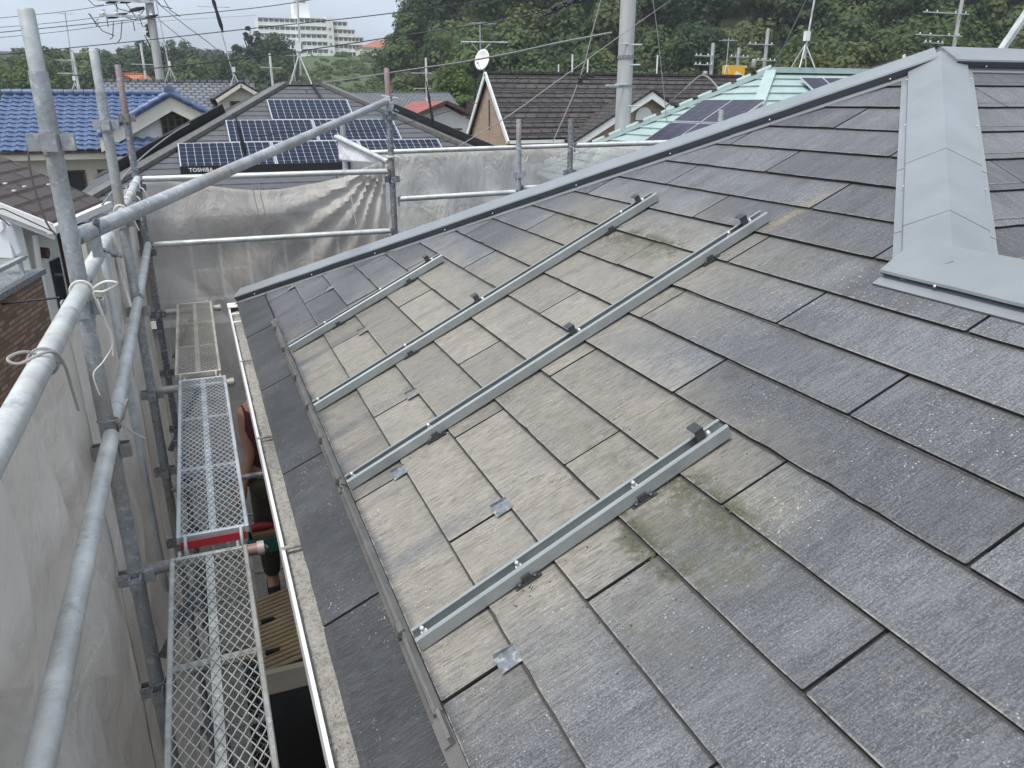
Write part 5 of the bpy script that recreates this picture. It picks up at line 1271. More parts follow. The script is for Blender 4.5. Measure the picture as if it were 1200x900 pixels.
for sg in (-1, 1):
    a = Vector((ggx, ggy-.25, ggz)); b = Vector((ggx+sg*.85, ggy-.25, ggz-.51))
    MB().beam(a, b, .1, .14).build('barge_board', M['wallc'], dh)
    c, s = math.cos(math.atan(.6)), math.sin(math.atan(.6))
    slope('roof_slope', Vector((ggx+sg*.9, ggy-.3 if sg > 0 else ggy+5.2, ggz+.05-.54)), (0, sg, 0), (-sg*c, 0, s), [(0,0), (5.5,0), (5.5,.9/c), (0,.9/c)], .06, M['brown_slate'], dh)
win(dh, (ggx-.40, ggy, 6.42), .75, .48, (1,0,0), 'brownwood', 2, out=(0,-1,0))
# ---- houses further back
rh = empty('red_roof_house', (10.6, 39, 0), 'white house with dull red roof behind the right solar slope', 'house')
rx0, rx1, ry0, ry1, rze = 8.9, 13.0, 37.5, 43.0, 6.05
m = MB(); m.prism([(rx0+1.1, ry0+.3, 0), (rx1-.3, ry0+.3, 0), (rx1-.3, ry0+.3, rze), (11.45, ry0+.3, 6.72), (rx0+1.1, ry0+.3, 6.15)], (0, 5, 0)); m.build('wall', M['wallw'], rh)
MB().prism([(9.2, ry0+.9, 0), (10.2, ry0+.9, 0), (10.2, ry0+.9, 5.95), (9.2, ry0+.9, 5.95)], (0, 4, 0)).build('side_wall', M['wallc'], rh)
for sg, dxr in ((-1, 2.55), (1, 1.6)):
    a_ = math.atan(.40); c, s = math.cos(a_), math.sin(a_)
    slope('roof_slope', Vector((11.45+sg*dxr, ry0 if sg > 0 else ry0+5.5, 6.86-.40*dxr)), (0, sg, 0), (-sg*c, 0, s), [(0,0), (5.5,0), (5.5,dxr/c), (0,dxr/c)], .08, M['red_roof'], rh)
    MB().beam((11.45, ry0-.02, 6.87), (11.45+sg*dxr, ry0-.02, 6.87-.40*dxr), .06, .16).build('barge_board', M['brownwood'], rh)
MB().box((10.35, ry0-.15, 5.60), (12.2, ry0+.3, 5.68)).build('awning', M['brownwood'], rh)
win(rh, (11.0, ry0+.3, 4.75), 1.1, .8, (1,0,0), 'brownwood', 2, out=(0,-1,0))
MB().box((10.6, ry0-.9, 4.2), (12.9, ry0-.85, 5.15)).build('balcony_panel', M['trimw'], rh)
m = MB().box((12.05, ry0-.5, 4.6), (12.65, ry0-.2, 5.2)); ac = m.build('air_conditioner', M['trimw'], rh)
MB().path([(12.30, ry0-.52, 4.9), (12.30, ry0-.505, 4.9)], .2, 16).build('fan_grille', M['aptdark'], ac)
hip_or_gable('grey_roof_house', 9.5, 19.2, 58, 65, 6.05, .42, 'grey_tile', 'wallw', 'low grey tiled house further back behind the red roof', False, False)
hip_or_gable('white_house', 13.6, 17.0, 41, 46, 5.75, .45, 'brown_slate', 'wallw', 'small white house with a brown window left of the brick gable', True, True, windows=((14.1, 4.6, .8, .9),))
hip_or_gable('brown_roof_house', 18.3, 30, 16.8, 23.2, 6.86, .42, 'brown_slate', 'wallw', 'brown tiled roof peeping over the grey hip at right', True, True)
hip_or_gable('orange_roof_house', -4.6, -1.0, 55, 60, 7.25, .5, 'orange_roof', 'wallw', 'orange roofed house far behind the concrete pole', True, True)
for i, (x0, x1, y0, y1, ze, rm, lb) in enumerate(((-17, -9.3, 44, 50, 6.2, 'grey_tile', 'grey roofed house far behind the blue roof at left edge'), (-9.5, -4.6, 48, 53, 6.15, 'grey_slate', 'dark grey hip roof behind the blue ridge'), (5.0, 9.0, 47, 52, 6.2, 'grey_slate', 'dark hip roof behind the solar house ridge'), (19, 30, 52, 60, 5.9, 'grey_tile', 'distant grey roof left of the brick house'), (30, 44, 60, 66, 6.6, 'brown_slate', 'distant brown roof behind the brick house ridge'), (48, 62, 62, 70, 7.0, 'grey_slate', 'distant grey roof below the wooded hill at right'))):
    hip_or_gable('distant_house', x0, x1, y0, y1, ze, .42, rm, 'wallw', lb, i % 2 == 1, i % 2 == 1, 'distant houses')

# ---- apartment block on the hill
ap = empty('apartment_block', (54, 352, 20), 'white multi-storey apartment block on the hill with water tower', 'building')
FH = 2.85
def ax_(px): return 33.17 + (px-308)*.3357
def block(x0, x1, ztop, nfl, yf, bays, dep=12):
    MB().box((ax_(x0), 350+yf, ztop-nfl*FH), (ax_(x1), 350+yf+dep, ztop)).build('wall', M['apt'], ap)
    for f_ in range(nfl):
        zt = ztop - f_*FH
        MB().box((ax_(x0)+.3, 350+yf-.06, zt-FH+1.2), (ax_(x1)-.3, 350+yf-.01, zt-.55)).build('window_band', M['aptdark'], ap)
        MB().box((ax_(x0), 350+yf-1.5, zt-FH-.12), (ax_(x1), 350+yf-1.35, zt-FH+1.15)).build('balcony', M['apt'], ap)
        MB().box((ax_(x0), 350+yf-1.6, zt-.22), (ax_(x1), 350+yf-.02, zt-.05)).build('slab', M['apt'], ap)
        for b_ in range(bays+1):
            xx = ax_(x0) + (ax_(x1)-ax_(x0))*b_/bays
            MB().box((xx-.14, 350+yf-1.33, zt-FH+1.16), (xx+.14, 350+yf-.07, zt-.23)).build('divider', M['apt'], ap)
block(304, 366, 39.2, 7, 6, 10)
block(350, 382, 39.0, 8, 0, 5)
block(390, 408, 38.3, 7, 1.5, 3)
block(408, 417, 35.4, 6, 1.8, 2)
block(417, 427, 32.6, 5, 2.1, 2)
MB().box((ax_(382), 348.5, 16), (ax_(390), 360, 39.5)).build('stair_tower', M['apt'], ap)
for f_ in range(7): MB().box((ax_(384), 348.4, 34.6-f_*FH), (ax_(387), 348.48, 35.6-f_*FH)).build('stair_window', M['aptdark'], ap)
MB().box((ax_(347.5), 356, 36), (ax_(366), 364, 45.0)).build('water_tower', M['apt'], ap)
MB().path([(ax_(357), 360, 45.0), (ax_(357), 360, 46.6), (ax_(357), 360, 47.0)], [2.3, 2.3, 1.7], 16).build('tank', M['aptdark'], ap)
hip_or_gable('hill_house', 68, 88, 330, 345, 27.5, .4, 'orange_roof', 'wallc', 'brown roofed house on the hill right of the apartment block', True, True, 'houses on the far hill')
hip_or_gable('hill_house', 77, 91, 318, 330, 24.4, .4, 'orange_roof', 'wallc', 'lower tan house on the hill right of the apartment block', True, True, 'houses on the far hill')
hip_or_gable('hill_house', 1.5, 14, 330, 342, 23.5, .4, 'grey_slate', 'wallw', 'pale house among the trees right of the concrete pole', True, True, 'houses on the far hill')
# retaining wall under the apartments
MB().box((44, 300, 14), (78, 302, 20.5)).build('retaining_wall', M['galv_d'], None, 'dark retaining wall below the apartment block', 'wall')
# ================================================================== POLES, AERIALS, WIRES
def cpole(x, y, z1, r0, r1, label, arms=(), steps=0, rungs=False, group='utility poles', cat='utility pole', box=None):
    e_ = empty('utility_pole', (x, y, 0), label, cat, group)
    MB().path([(x, y, -.5), (x, y, z1-.02), (x, y, z1)], [r0, r1, r1*.7], 20).build('pole', M['concrete'], e_)
    for (z, l, off, ang) in arms:
        d_ = Vector((math.cos(ang), math.sin(ang), 0)); c = Vector((x, y, z)) + d_*off - Vector((0, r1+.05, 0))
        aw = .09 if r1 > .1 else .045
        MB().beam(c - d_*l/2, c + d_*l/2, aw, aw).build('cross_arm', M['galv_l'], e_)
        for i in ((-.42, -.2, .2, .42) if r1 > .1 else ()):
            q_ = c + d_*(l*i); MB().path([q_ + Vector((0,0,.04)), q_ + Vector((0,0,.1)), q_ + Vector((0,0,.14)), q_ + Vector((0,0,.22))], [.05*aw/.09, .09*aw/.09, .05*aw/.09, .07*aw/.09], 8).build('insulator', M['trimw'], e_)
    for i in range(steps):
        z = z1 - .6 - .45*i; sg = 1 if i % 2 else -1
        MB().path([(x, y-.1, z), (x+sg*(r1+.17), y-.12, z)], .014, 6).build('step_bolt', M['galv_l'], e_)
    if box:
        z, bx_ = box; MB().path([(x-bx_, y-.3, z), (x-bx_, y-.3, z+.05), (x-bx_, y-.3, z+.75), (x-bx_, y-.3, z+.8)], [.2, .24, .24, .12], 14).build('transformer', M['galv_l'], e_)
    return e_
bp = cpole(8.87, 15.95, 11.5, .190, .160, 'large pale concrete utility pole in front of the brown roof', (), 0, cat='utility pole')
for (z, sg, l) in ((8.03, -1, .2), (8.02, 1, .17), (7.62, 1, .14), (7.22, -1, .3), (6.78, 1, .22)):
    MB().path([(8.87, 15.8, z), (8.87+sg*(.17+l*.6), 15.76, z)], .017, 6).build('step_bolt', M['galv_l'], bp)
m = MB().path([(8.87, 15.95, 7.74), (8.87, 15.95, 7.81)], .186, 20); m.build('band', M['galv_d'], bp)
m = MB().path([(8.87, 15.95, 7.18), (8.87, 15.95, 7.22)], .188, 20); m.build('band', M['galv_d'], bp)
MB().beam((8.6, 15.75, 7.20), (8.28, 15.7, 7.20), .05, .04).build('side_bracket', M['galv_l'], bp)
p2 = cpole(-1.0, 40.0, 12.2, .22, .165, 'weathered concrete utility pole rising behind the blue roof gable', ((10.9, 2.2, -.9, .1), (10.3, 2.2, -.9, .1)), 0)
m = MB()
for i in range(16):
    a0 = Vector((-1.0+random.uniform(-2.6, .6), 39.8, 10.2+random.uniform(-.3, 1.4))); a1 = a0 + Vector((random.uniform(-.6, .9), 0, random.uniform(-1.0, .3)))
    mid_ = (a0+a1)/2 + Vector((0,0,-.25)); m.path([a0, mid_, a1], .018, 5)
m.build('jumper_wires', M['cable'], p2)['kind'] = 'stuff'
for i in range(9):
    c = Vector((-2.9+random.uniform(0, 1.7), 39.75, 10.25+.28*(i % 4)+random.uniform(-.05,.05))); MB().path([c, c + Vector((.3, 0, .06)), c + Vector((.6, 0, .13))], [.03, .07, .03], 8).build('strain_insulator', M['cable'], p2)
cpole(70.25, 60.0, 18.0, .22, .17, 'pole with two white insulator arms behind the roof peak', ((14.85, 6.0, -2.0, 0), (12.9, 6.0, -2.4, 0), (12.15, 3.4, -3.9, .2)), 0, box=(10.0, 1.6))
cpole(49.36, 70, 12.4, .22, .17, 'small pole left of the yellow sign', ((11.2, 2.2, -1.1, 0), (10.4, 2.2, -1.1, 0)), 0, box=(9.0, .9))
cpole(54.0, 72, 12.2, .2, .16, 'small pole right of the yellow sign', ((11.3, 2.4, 0, 0), (10.3, 2.2, 0, 0)), 0)
cpole(55.85, 70, 13.9, .22, .17, 'tallest of the three small poles near the yellow sign', ((12.4, 3.2, -.9, 0), (10.9, 3.0, 0, .2)), 0, box=(10.2, 1.6))
cpole(79.9, 80, 13.7, .22, .17, 'small pole against the bamboo left of the peak', ((12.6, 2.6, 0, 0), (11.4, 2.6, 0, .2)), 0)
cpole(12.67, 45, 9.2, .085, .06, 'slim pole behind the red roof house', ((8.4, 1.2, -.3, 0), (7.6, 1.0, -.3, 0)), 0)
cpole(32.5, 70, 10.2, .085, .06, 'slim pole behind the brown roof left of the big pole', ((9.4, 1.6, 0, 0),), 0)
cpole(41.0, 72, 10.9, .085, .06, 'slim pole behind the brown roof right of the big pole', ((9.2, 2.2, -1.0, 0),), 0)
cpole(-4.9, 46, 9.2, .085, .06, 'slim pole with bracket behind the blue ridge', ((8.8, .8, -.4, 0), (8.2, .8, -.4, 0)), 0)
cpole(-2.0, 52, 10.0, .085, .06, 'slim grey pole between second post and concrete pole', ((8.9, 1.3, 0, 0),), 0)
cpole(4.4, 46, 9.3, .085, .06, 'slim pole with knobs left of the solar ridge', ((8.6, 1.2, 0, .3),), 0)
# grey bar leaning at the right edge
MB().beam((11.25, 9.0, 7.42), (12.4, 9.0, 9.0), .07, .10, (0,1,0)).build('leaning_bar', M['galv_l'], None, 'slanting grey metal bar at the upper right edge', 'bar')
for i, (x, z1, mt, lb) in enumerate(((13.2, 7.75, 'galv_l', 'short white pipe tip above the ridge'), (13.75, 7.70, 'orange_roof', 'short orange pipe tip above the ridge'), (14.6, 7.85, 'galv_l', 'grey vent head tip above the ridge'))):
    MB().path([(x, 12.5, 6.8), (x, 12.5, z1-.1), (x, 12.5, z1)], [.05, .05, .02], 8).build('vent_pipe', M[mt], None, lb, 'pipe', 'pipe tips behind the ridge')
# yellow sign
sg_ = empty('yellow_sign', (48.9, 66, 0), 'yellow sign board with red and white print behind the brown roof', 'sign')
MB().box((47.9, 66, 8.6), (50.4, 66.15, 10.2)).build('board', M['yellow'], sg_)
MB().path([(49.2, 66.3, 0), (49.2, 66.3, 10.0)], .12, 8).build('post', M['galv'], sg_)
MB().prism([(48.9, 65.99, 8.7), (50.3, 65.99, 8.65), (50.3, 65.99, 9.3), (49.4, 65.99, 9.7)], (0, -.02, 0)).build('white_patch', M['trimw'], sg_)
MB().prism([(49.3, 65.96, 8.75), (50.2, 65.96, 8.75), (49.7, 65.96, 9.35)], (0, -.02, 0)).build('red_patch', M['red'], sg_)
# aerials
antenna((2.12, 17.35, 7.22), 2.9, 'tall aerial mast with a forked foot on the solar roof ridge', .55, (.12, 0), .9, True)
antenna((-3.98, 36, 7.3), 2.8, 'thin aerial mast rising left behind the nearest post', .3, (.1, 0), .5, True)
antenna((-.50, 35.2, 7.65), 3.6, 'thin aerial mast with white booster just right of the concrete pole', .5, (-.2, 0), 0, True)
antenna((1.6, 30.6, 7.40), 2.6, 'aerial mast on the cream dormer ridge', .4, (-.4, 0), 1.0, True)
antenna((6.0, 49.5, 7.3), 2.2, 'aerial mast left of the solar ridge', .4, (.1, 0), .8, False)
antenna((20.5, 28.2, 8.0), 1.3, 'aerial on the brown shingled ridge right end', .3, (0, 0), .6, False)
for i, (x, h_) in enumerate(((13.6, .75), (14.25, .6), (17.3, .8))):
    MB().path([(x, 28.3, 7.8), (x, 28.3, 7.8+h_)], .03, 6).build('vent_stub', M['trimw'], None, ['white vent stub left on the brown ridge', 'white vent stub right of it on the brown ridge', 'white stub behind the big concrete pole on the brown ridge'][i], 'vent', 'stubs on the brown ridge')
ds = empty('satellite_dish', (10.25, 28.9, 7.5), 'white satellite dish on a mast above the brick gable', 'dish')
MB().path([(10.28, 28.9, 7.0), (10.28, 28.9, 8.2)], .035, 8).build('mast', M['galv'], ds)
m = MB(); vs = []; fs = []
c = Vector((10.22, 28.8, 8.30)); nrm = Vector((-.75, -.6, .28)).normalized(); a1 = nrm.cross(Vector((0,0,1))).normalized(); b1 = nrm.cross(a1)
for j in range(6):
    r_ = .36*j/5
    for i in range(20): t = 2*math.pi*i/20; vs.append(c + a1*(r_*.85*math.cos(t)) + b1*(r_*1.05*math.sin(t)) + nrm*(r_*r_*.7))
for j in range(5):
    for i in range(20): fs.append((j*20+i, j*20+(i+1) % 20, (j+1)*20+(i+1) % 20, (j+1)*20+i))
m.add(vs, fs, True); dd = m.build('reflector', M['trimw'], ds); md = dd.modifiers.new('t', 'SOLIDIFY'); md.thickness = .02
MB().path([c - b1*-.34, c + nrm*.35 + b1*.2], .012, 6).build('feed_arm', M['galv'], ds); MB().path([c + nrm*.33 + b1*.2, c + nrm*.42 + b1*.18], .04, 8).build('feed_horn', M['trimw'], ds)
ya = empty('yagi_aerial', (10.25, 29.0, 7.5), 'horizontal television aerial above the satellite dish', 'aerial')
MB().path([(10.2, 29.05, 8.2), (10.2, 29.05, 9.6)], .025, 8).build('mast', M['galv'], ya)
MB().path([(9.45, 29.0, 8.92), (11.3, 29.1, 8.95)], .03, 6).build('boom', M['galv_l'], ya)
MB().path([(9.85, 29.02, 8.90), (10.2, 29.05, 8.55), (10.6, 29.06, 8.9)], .018, 6).build('strut', M['galv_l'], ya)
m = MB()
for i in range(7): x = 9.85+.13*i; m.path([(x, 28.6, 9.55), (x, 29.5, 9.55)], .01, 5)
m.path([(9.8, 29.05, 9.55), (10.75, 29.05, 9.55)], .014, 5); m.build('elements', M['galv'], ya)
# wires
WIRES = [
    ([(-5.83,30.00,8.79), (-5.14,30.00,8.88), (-1.57,29.00,9.25), (2.33,28.00,9.66), (4.32,27.00,9.93), (5.40,27.00,10.12)], 0.013, 'cable', 'thick black cable highest across the sky at left'),
    ([(-5.38,27.00,8.03), (-4.59,26.00,8.06), (-1.36,25.00,8.39), (1.83,23.00,8.68), (4.12,21.00,8.84), (6.14,19.00,9.01), (7.03,18.00,9.10)], 0.012, 'cable', 'black cable crossing the sky above the apartment block'),
    ([(-4.93,24.00,7.27), (-4.20,23.00,7.32), (-1.32,22.00,7.57), (1.50,20.00,7.83), (4.04,18.00,8.16), (6.43,16.50,8.50), (7.80,15.70,8.86)], 0.012, 'cable', 'lowest long black cable crossing in front of the wooded hills'),
    ([(-7.97,42.00,10.16), (-7.02,42.00,10.26), (-4.26,41.00,10.54), (-1.65,40.00,10.94), (-0.78,40.00,11.17)], 0.012, 'cable', 'topmost thin wire left of the concrete pole'),
    ([(-8.05,42.00,9.80), (-7.09,42.00,9.89), (-4.33,41.00,10.14), (-1.89,40.00,10.47), (-0.81,40.00,10.74)], 0.012, 'cable', 'second thin wire left of the concrete pole'),
    ([(-8.13,42.00,9.40), (-7.17,42.00,9.49), (-4.73,41.00,9.72), (-1.95,40.00,10.10), (-0.83,40.00,10.34)], 0.012, 'cable', 'third thin wire left of the concrete pole'),
    ([(-0.80,40.00,11.00), (0.22,36.00,9.78), (1.13,32.00,8.70), (2.08,28.00,7.38)], 0.014, 'cable', 'cable dropping from the concrete pole towards the dormer'),
    ([(-0.74,40.00,10.27), (0.44,37.00,9.00), (1.44,35.00,7.82)], 0.014, 'cable', 'double cable dropping right of the concrete pole'),
    ([(5.15,60.00,12.41), (-0.26,60.00,11.91), (-2.34,60.00,11.64)], 0.012, 'cableg', 'pale faint wire across the sky behind the concrete pole'),
    ([(8.53,16.00,8.26), (7.88,17.50,8.12), (7.43,19.00,7.99), (7.10,22.00,7.90), (6.41,26.00,7.80), (5.39,31.00,7.63), (3.94,36.00,7.50)], 0.022, 'cableg', 'pale telephone cable running left from the big concrete pole'),
    ([(9.59,15.00,8.98), (8.77,15.70,8.30), (6.22,13.50,7.29), (4.63,12.00,6.69), (3.43,10.80,6.32), (1.83,9.00,5.82), (0.84,7.70,5.52), (0.53,7.20,5.46)], 0.008, 'cableg', 'long pale wire slanting down across the brown roof to the sheets'),
    ([(6.69,13.00,8.60), (6.53,13.00,8.03), (6.36,13.00,7.41), (6.16,13.00,6.92), (5.81,13.00,6.20)], 0.01, 'cableg', 'grey wire hanging down left of the big concrete pole'),
    ([(8.26,14.00,8.78), (8.42,14.00,8.16), (8.60,14.00,7.32), (8.83,14.00,6.21)], 0.008, 'cableg', 'thin wire hanging down right of the big concrete pole'),
    ([(12.84,15.00,9.13), (13.35,16.00,8.55), (13.89,17.00,8.02), (14.48,18.00,7.58)], 0.014, 'cableg', 'grey stay wire running up from the teal ridge end'),
    ([(8.66,17.00,9.34), (8.48,17.00,8.47), (8.69,19.00,8.15), (8.63,22.00,7.43)], 0.008, 'cable', 'dark service wire behind the pale telephone cable'),
    ([(69.30,60.00,13.06), (53.30,50.00,10.54), (39.34,40.00,8.61)], 0.02, 'cable', 'cable dropping left from the pole beyond the peak'),
    ([(26.33,75.00,9.17), (38.65,74.00,9.60), (50.44,72.00,9.84), (67.66,70.00,10.52), (79.23,66.00,11.05)], 0.018, 'cable', 'low dark wires along the foot of the wooded hill'),
    ([(29.85,75.00,9.98), (40.55,74.00,10.34), (49.52,70.00,10.87), (52.56,70.00,11.40), (55.81,70.00,12.43), (64.62,66.00,11.77)], 0.018, 'cable', 'wire linking the small poles below the wooded hill'),
    ([(12.53,20.00,6.74), (12.41,19.00,7.14), (12.67,18.50,7.53), (12.20,17.00,7.11), (12.09,16.60,7.01)], 0.022, 'cableg', 'grey conduit arching over the valley left of the teal roof'),
    ([(11.96,16.50,7.09), (12.30,16.50,7.32), (12.87,17.00,7.45), (13.98,18.00,7.43)], 0.022, 'cableg', 'second short grey conduit arch above the teal hip'),
    ([(-1.77,9.90,6.47), (-1.72,9.40,6.20), (-1.64,9.00,5.94), (-1.57,8.80,5.73), (-1.49,8.70,5.62)], 0.01, 'cable', 'black service cable hanging over the brown roof at left'),
    ([(-1.83,7.50,5.25), (-1.65,7.40,5.28), (-1.35,7.30,5.31)], 0.01, 'cable', 'black cable crossing in front of the brick balcony'),
    ([(-1.08,9.00,5.87), (-0.87,12.00,6.09), (-0.43,14.00,6.37), (-0.13,15.00,6.51)], 0.01, 'cableg', 'pale wire rising along the left solar hip'),
    ([(0.75,12.50,6.38), (1.57,13.00,6.44), (3.02,14.00,6.43), (5.47,16.00,6.85)], 0.006, 'cable', 'thin black wire in front of the solar panels'),
]

for pts, r, mt, lb in WIRES:
    pv = [Vector(p) for p in pts]; out = []
    for i in range(len(pv)-1):
        p0 = pv[max(i-1, 0)]; p1 = pv[i]; p2_ = pv[i+1]; p3 = pv[min(i+2, len(pv)-1)]
        for k in range(5):
            t = k/5; out.append(0.5*((2*p1) + (p2_-p0)*t + (2*p0-5*p1+4*p2_-p3)*t*t + (3*p1-p0-3*p2_+p3)*t**3))
    out.append(pv[-1])
    MB().path(out, r, 6).build('overhead_wire', M[mt], None, lb, 'wire', 'overhead wires')
for i, (c, tl, s_) in enumerate((((1.03, 25.8, 9.35), (.12, 0, -.6), .9), ((.54, 12.5, 6.38), (.04, 0, -.28), .42), ((4.3, 15.5, 6.82), (.06, 0, -.42), .55))):
    c = Vector(c); tl = Vector(tl); w_ = .055 if i == 0 else .03
    MB().path([c - tl, c - tl*.55, c - tl*.3, c, c + tl*.4, c + tl*.7, c + tl], [.01, w_*.5, w_, w_*.7, w_, w_, .012], 8).build('cable_weight', M['cable'], None, ['black weight hanging on the high cable in the sky', 'small black weight in front of the left solar panels', 'black weight in front of the red roof house'][i], 'cable fitting', 'black cable fittings')
c = Vector((6.31, 12.95, 7.27)); m = MB()
for i in range(7): a0 = c + Vector((random.uniform(-.1,.1), 0, random.uniform(-.08,.1))); m.path([a0, a0 + Vector((random.uniform(-.12,.18), 0, random.uniform(-.14,.08)))], .025, 6)
m.build('cable_clamp', M['cable'], None, 'black cable clamp on the wire in front of the brown roof', 'cable fitting', 'black cable fittings')
m = MB()
for i in range(22):
    t = i/21; c = Vector((6.95+.75*t, 16.1-.4*t, 8.57+.30*t)) + Vector((random.uniform(-.04,.04), 0, random.uniform(-.04,.04))); m.path([c, c + Vector((.12, 0, .05))], [.03, .045], 6)
m.build('cable_splice', M['cable'], None, 'bushy black splice on the low cable beside the big pole', 'cable fitting', 'black cable fittings')

# ================================================================== TREES
def quads_to_mesh(name, Q, mat):
    n_ = Q.shape[0]; me = bpy.data.meshes.new(name)
    me.vertices.add(n_*4); me.vertices.foreach_set('co', Q.reshape(-1).astype(np.float32))
    me.loops.add(n_*4); me.loops.foreach_set('vertex_index', np.arange(n_*4, dtype=np.int32))
    me.polygons.add(n_); me.polygons.foreach_set('loop_start', np.arange(0, n_*4, 4, dtype=np.int32))
    try: me.polygons.foreach_set('loop_total', np.full(n_, 4, dtype=np.int32))
    except Exception: pass
    me.update(calc_edges=True); me.validate(); me.materials.append(mat); return me
def crown(c, rx, rz, nblob, nleaf, size, conical=0.0, droop=0.0):
    c = np.array(c, float)
    d_ = rng.normal(size=(nblob, 3)); d_ /= np.linalg.norm(d_, axis=1)[:, None]
    rad_ = rng.uniform(0.35, 0.95, (nblob, 1)); bc_ = d_*rad_*np.array([rx, rx, rz])*0.80
    if conical: 
        k_ = 1 - conical*(bc_[:, 2]/rz*0.5+0.5); bc_[:, 0] *= k_; bc_[:, 1] *= k_
    br = rng.uniform(0.22, 0.44, nblob)*rx*(1-conical*.4)
    idx = rng.integers(0, nblob, nleaf)
    nd = rng.normal(size=(nleaf, 3)); nd[:, 2] = nd[:, 2]*.9+.15; nd /= np.linalg.norm(nd, axis=1)[:, None]
    rr_ = (rng.uniform(0.55, 1.0, nleaf)**.6)[:, None]
    ctr = c + bc_[idx] + nd*br[idx][:, None]*rr_*np.array([1, 1, .8 + droop])
    cd = ctr - c; cd /= (np.linalg.norm(cd, axis=1)[:, None]+1e-6)
    nr = nd*.65 + cd*.6 + rng.normal(size=(nleaf, 3))*.30; nr[:, 2] += .35; nr /= np.linalg.norm(nr, axis=1)[:, None]
    t1 = np.cross(nr, rng.normal(size=(nleaf, 3))); t1 /= np.linalg.norm(t1, axis=1)[:, None]; t2 = np.cross(nr, t1)
    s1 = rng.uniform(.55, 1.2, (nleaf, 1))*size*.5; s2 = s1*rng.uniform(.45, .9, (nleaf, 1))
    return np.stack([ctr - t1*s1, ctr - t2*s2 + nr*s2*.15, ctr + t1*s1, ctr + t2*s2 - nr*s2*.15], 1)
def tree(x, y, h, rx, label, leaf='leaf', group=None, size=.5, nleaf=2600, conical=0., nblob=26, z=None, name='tree', cat='tree', low=.18, droop=0.):
    z = (hill(x, y) if y > 40 else 0.0) if z is None else z
    e_ = empty(name, (x, y, z), label, cat, group); rz = h*(1-low)/2
    Q = crown((0, 0, h - rz), rx, rz, nblob, nleaf, size, conical, droop)
    off = Q
    me = quads_to_mesh('crown', off, M[leaf]); o = bpy.data.objects.new('crown', me); COL.objects.link(o); o.parent = e_
    m = MB(); m.path([(x, y, z-.3), (x+.1, y, z+h*.35), (x, y+.1, z+h*.75)], [.03*h, .022*h, .006*h], 8)
    for i in range(5):
        a = i*1.3; q0 = Vector((x, y, z+h*(.3+.08*i))); m.path([q0, q0 + Vector((math.cos(a)*rx*.5, math.sin(a)*rx*.5, h*.16))], [.012*h, .004*h], 6)
    m.build('trunk', M['bark'], e_)
    return e_
def pol(az, d): return d*math.sin(rad(az)), d*math.cos(rad(az))
# wooded hillside on the right, one mass
QS = []; TR_ = MB(); cnt = 0
d_ = 96.0
while d_ < 215:
    step = 5.7 + (d_-96)*.012
    az = 13.5 + rng.uniform(0, 2)
    while az < 60:
        lim = 128 - 33*smooth(14.5, 20, az)
        if d_ > lim:
            x, y = pol(az + rng.uniform(-.6, .6), d_ + rng.uniform(-2.5, 2.5)); z = hill(x, y); h_ = rng.uniform(8.5, 13.5); rx = rng.uniform(3.6, 5.8)
            QS.append(crown((x, y, z + h_*.56), rx, h_*.46, 30, 2600, .66 + .0022*(d_-96)))
            TR_.path([(x, y, z-1), (x, y, z+h_*.6)], [.28, .12], 6); cnt += 1
        az += math.degrees(step/d_)
    d_ += 8.0
def mass(name, QS, leaf, label, trm):
    me = quads_to_mesh(name, np.concatenate(QS), M[leaf[0]])
    for l_ in leaf[1:]: me.materials.append(M[l_])
    me.polygons.foreach_set('material_index', np.concatenate([np.full(len(Q), i_, np.int32) for Q, i_ in zip(QS, rng.choice(len(leaf), len(QS), p=[.42, .2, .2, .18][:len(leaf)] if len(leaf) == 4 else None))]))
    o = bpy.data.objects.new(name, me); COL.objects.link(o); tag(o, label, 'woodland', None, 'stuff')
    t = trm.build('trunks', M['bark'], o); t['kind'] = 'stuff'
mass('woodland', QS, ('leaf', 'leaf_d', 'leaf_m', 'leaf_o'), 'dense green wood covering the hillside at upper right', TR_)
QS = []; TR_ = MB()
for d_ in (165, 178, 192, 210, 235):
    az = -18.0
    while az < 15:
        if not (d_ < 300 and 7.6 < az < 14.5 and d_ > 0) or (az > 14.0):
            x, y = pol(az + rng.uniform(-.5, .5), d_ + rng.uniform(-4, 4)); z = hill(x, y); h_ = rng.uniform(8, 12.5); rx = rng.uniform(3.6, 5.6)
            QS.append(crown((x, y, z + h_*.55), rx, h_*.45, 26, 2000, .85)); TR_.path([(x, y, z-1), (x, y, z+h_*.6)], [.28, .12], 6)
        az += math.degrees(6.8/d_)
mass('woodland', QS, ('leaf_far', 'leaf_d', 'leaf', 'leaf_m'), 'far wooded ridge behind the left houses', TR_)
# bamboo and scrub at the foot of the hill
G1 = 'pale bamboo clumps at the foot of the wood'
for i, (az, d_, h_, rx, lb) in enumerate(((46.6, 91, 12, 2.6, 'tall pale bamboo clump left of the roof peak'), (48.6, 91, 11.5, 2.8, 'broad pale bamboo clump just left of the roof peak'), (42.6, 91, 11.5, 2.2, 'slim pale bamboo clump behind the teal ridge aerial'), (41.0, 92, 11.5, 2.2, 'bamboo clump left of the teal ridge aerial'), (44.2, 90, 8.5, 1.8, 'low bamboo clump between two small poles'), (38.3, 92, 11.5, 1.9, 'yellowish bamboo beside the tallest small pole'))):
    x, y = pol(az, d_); tree(x, y, h_, rx, lb, 'leaf_y', G1, .5, 2200, .35, 20, droop=.5)
x, y = pol(40.0, 86); tree(x, y, 7.0, 1.9, 'small yellow autumn-toned bush beside the tall small pole', 'leaf_y', None, .45, 1500)
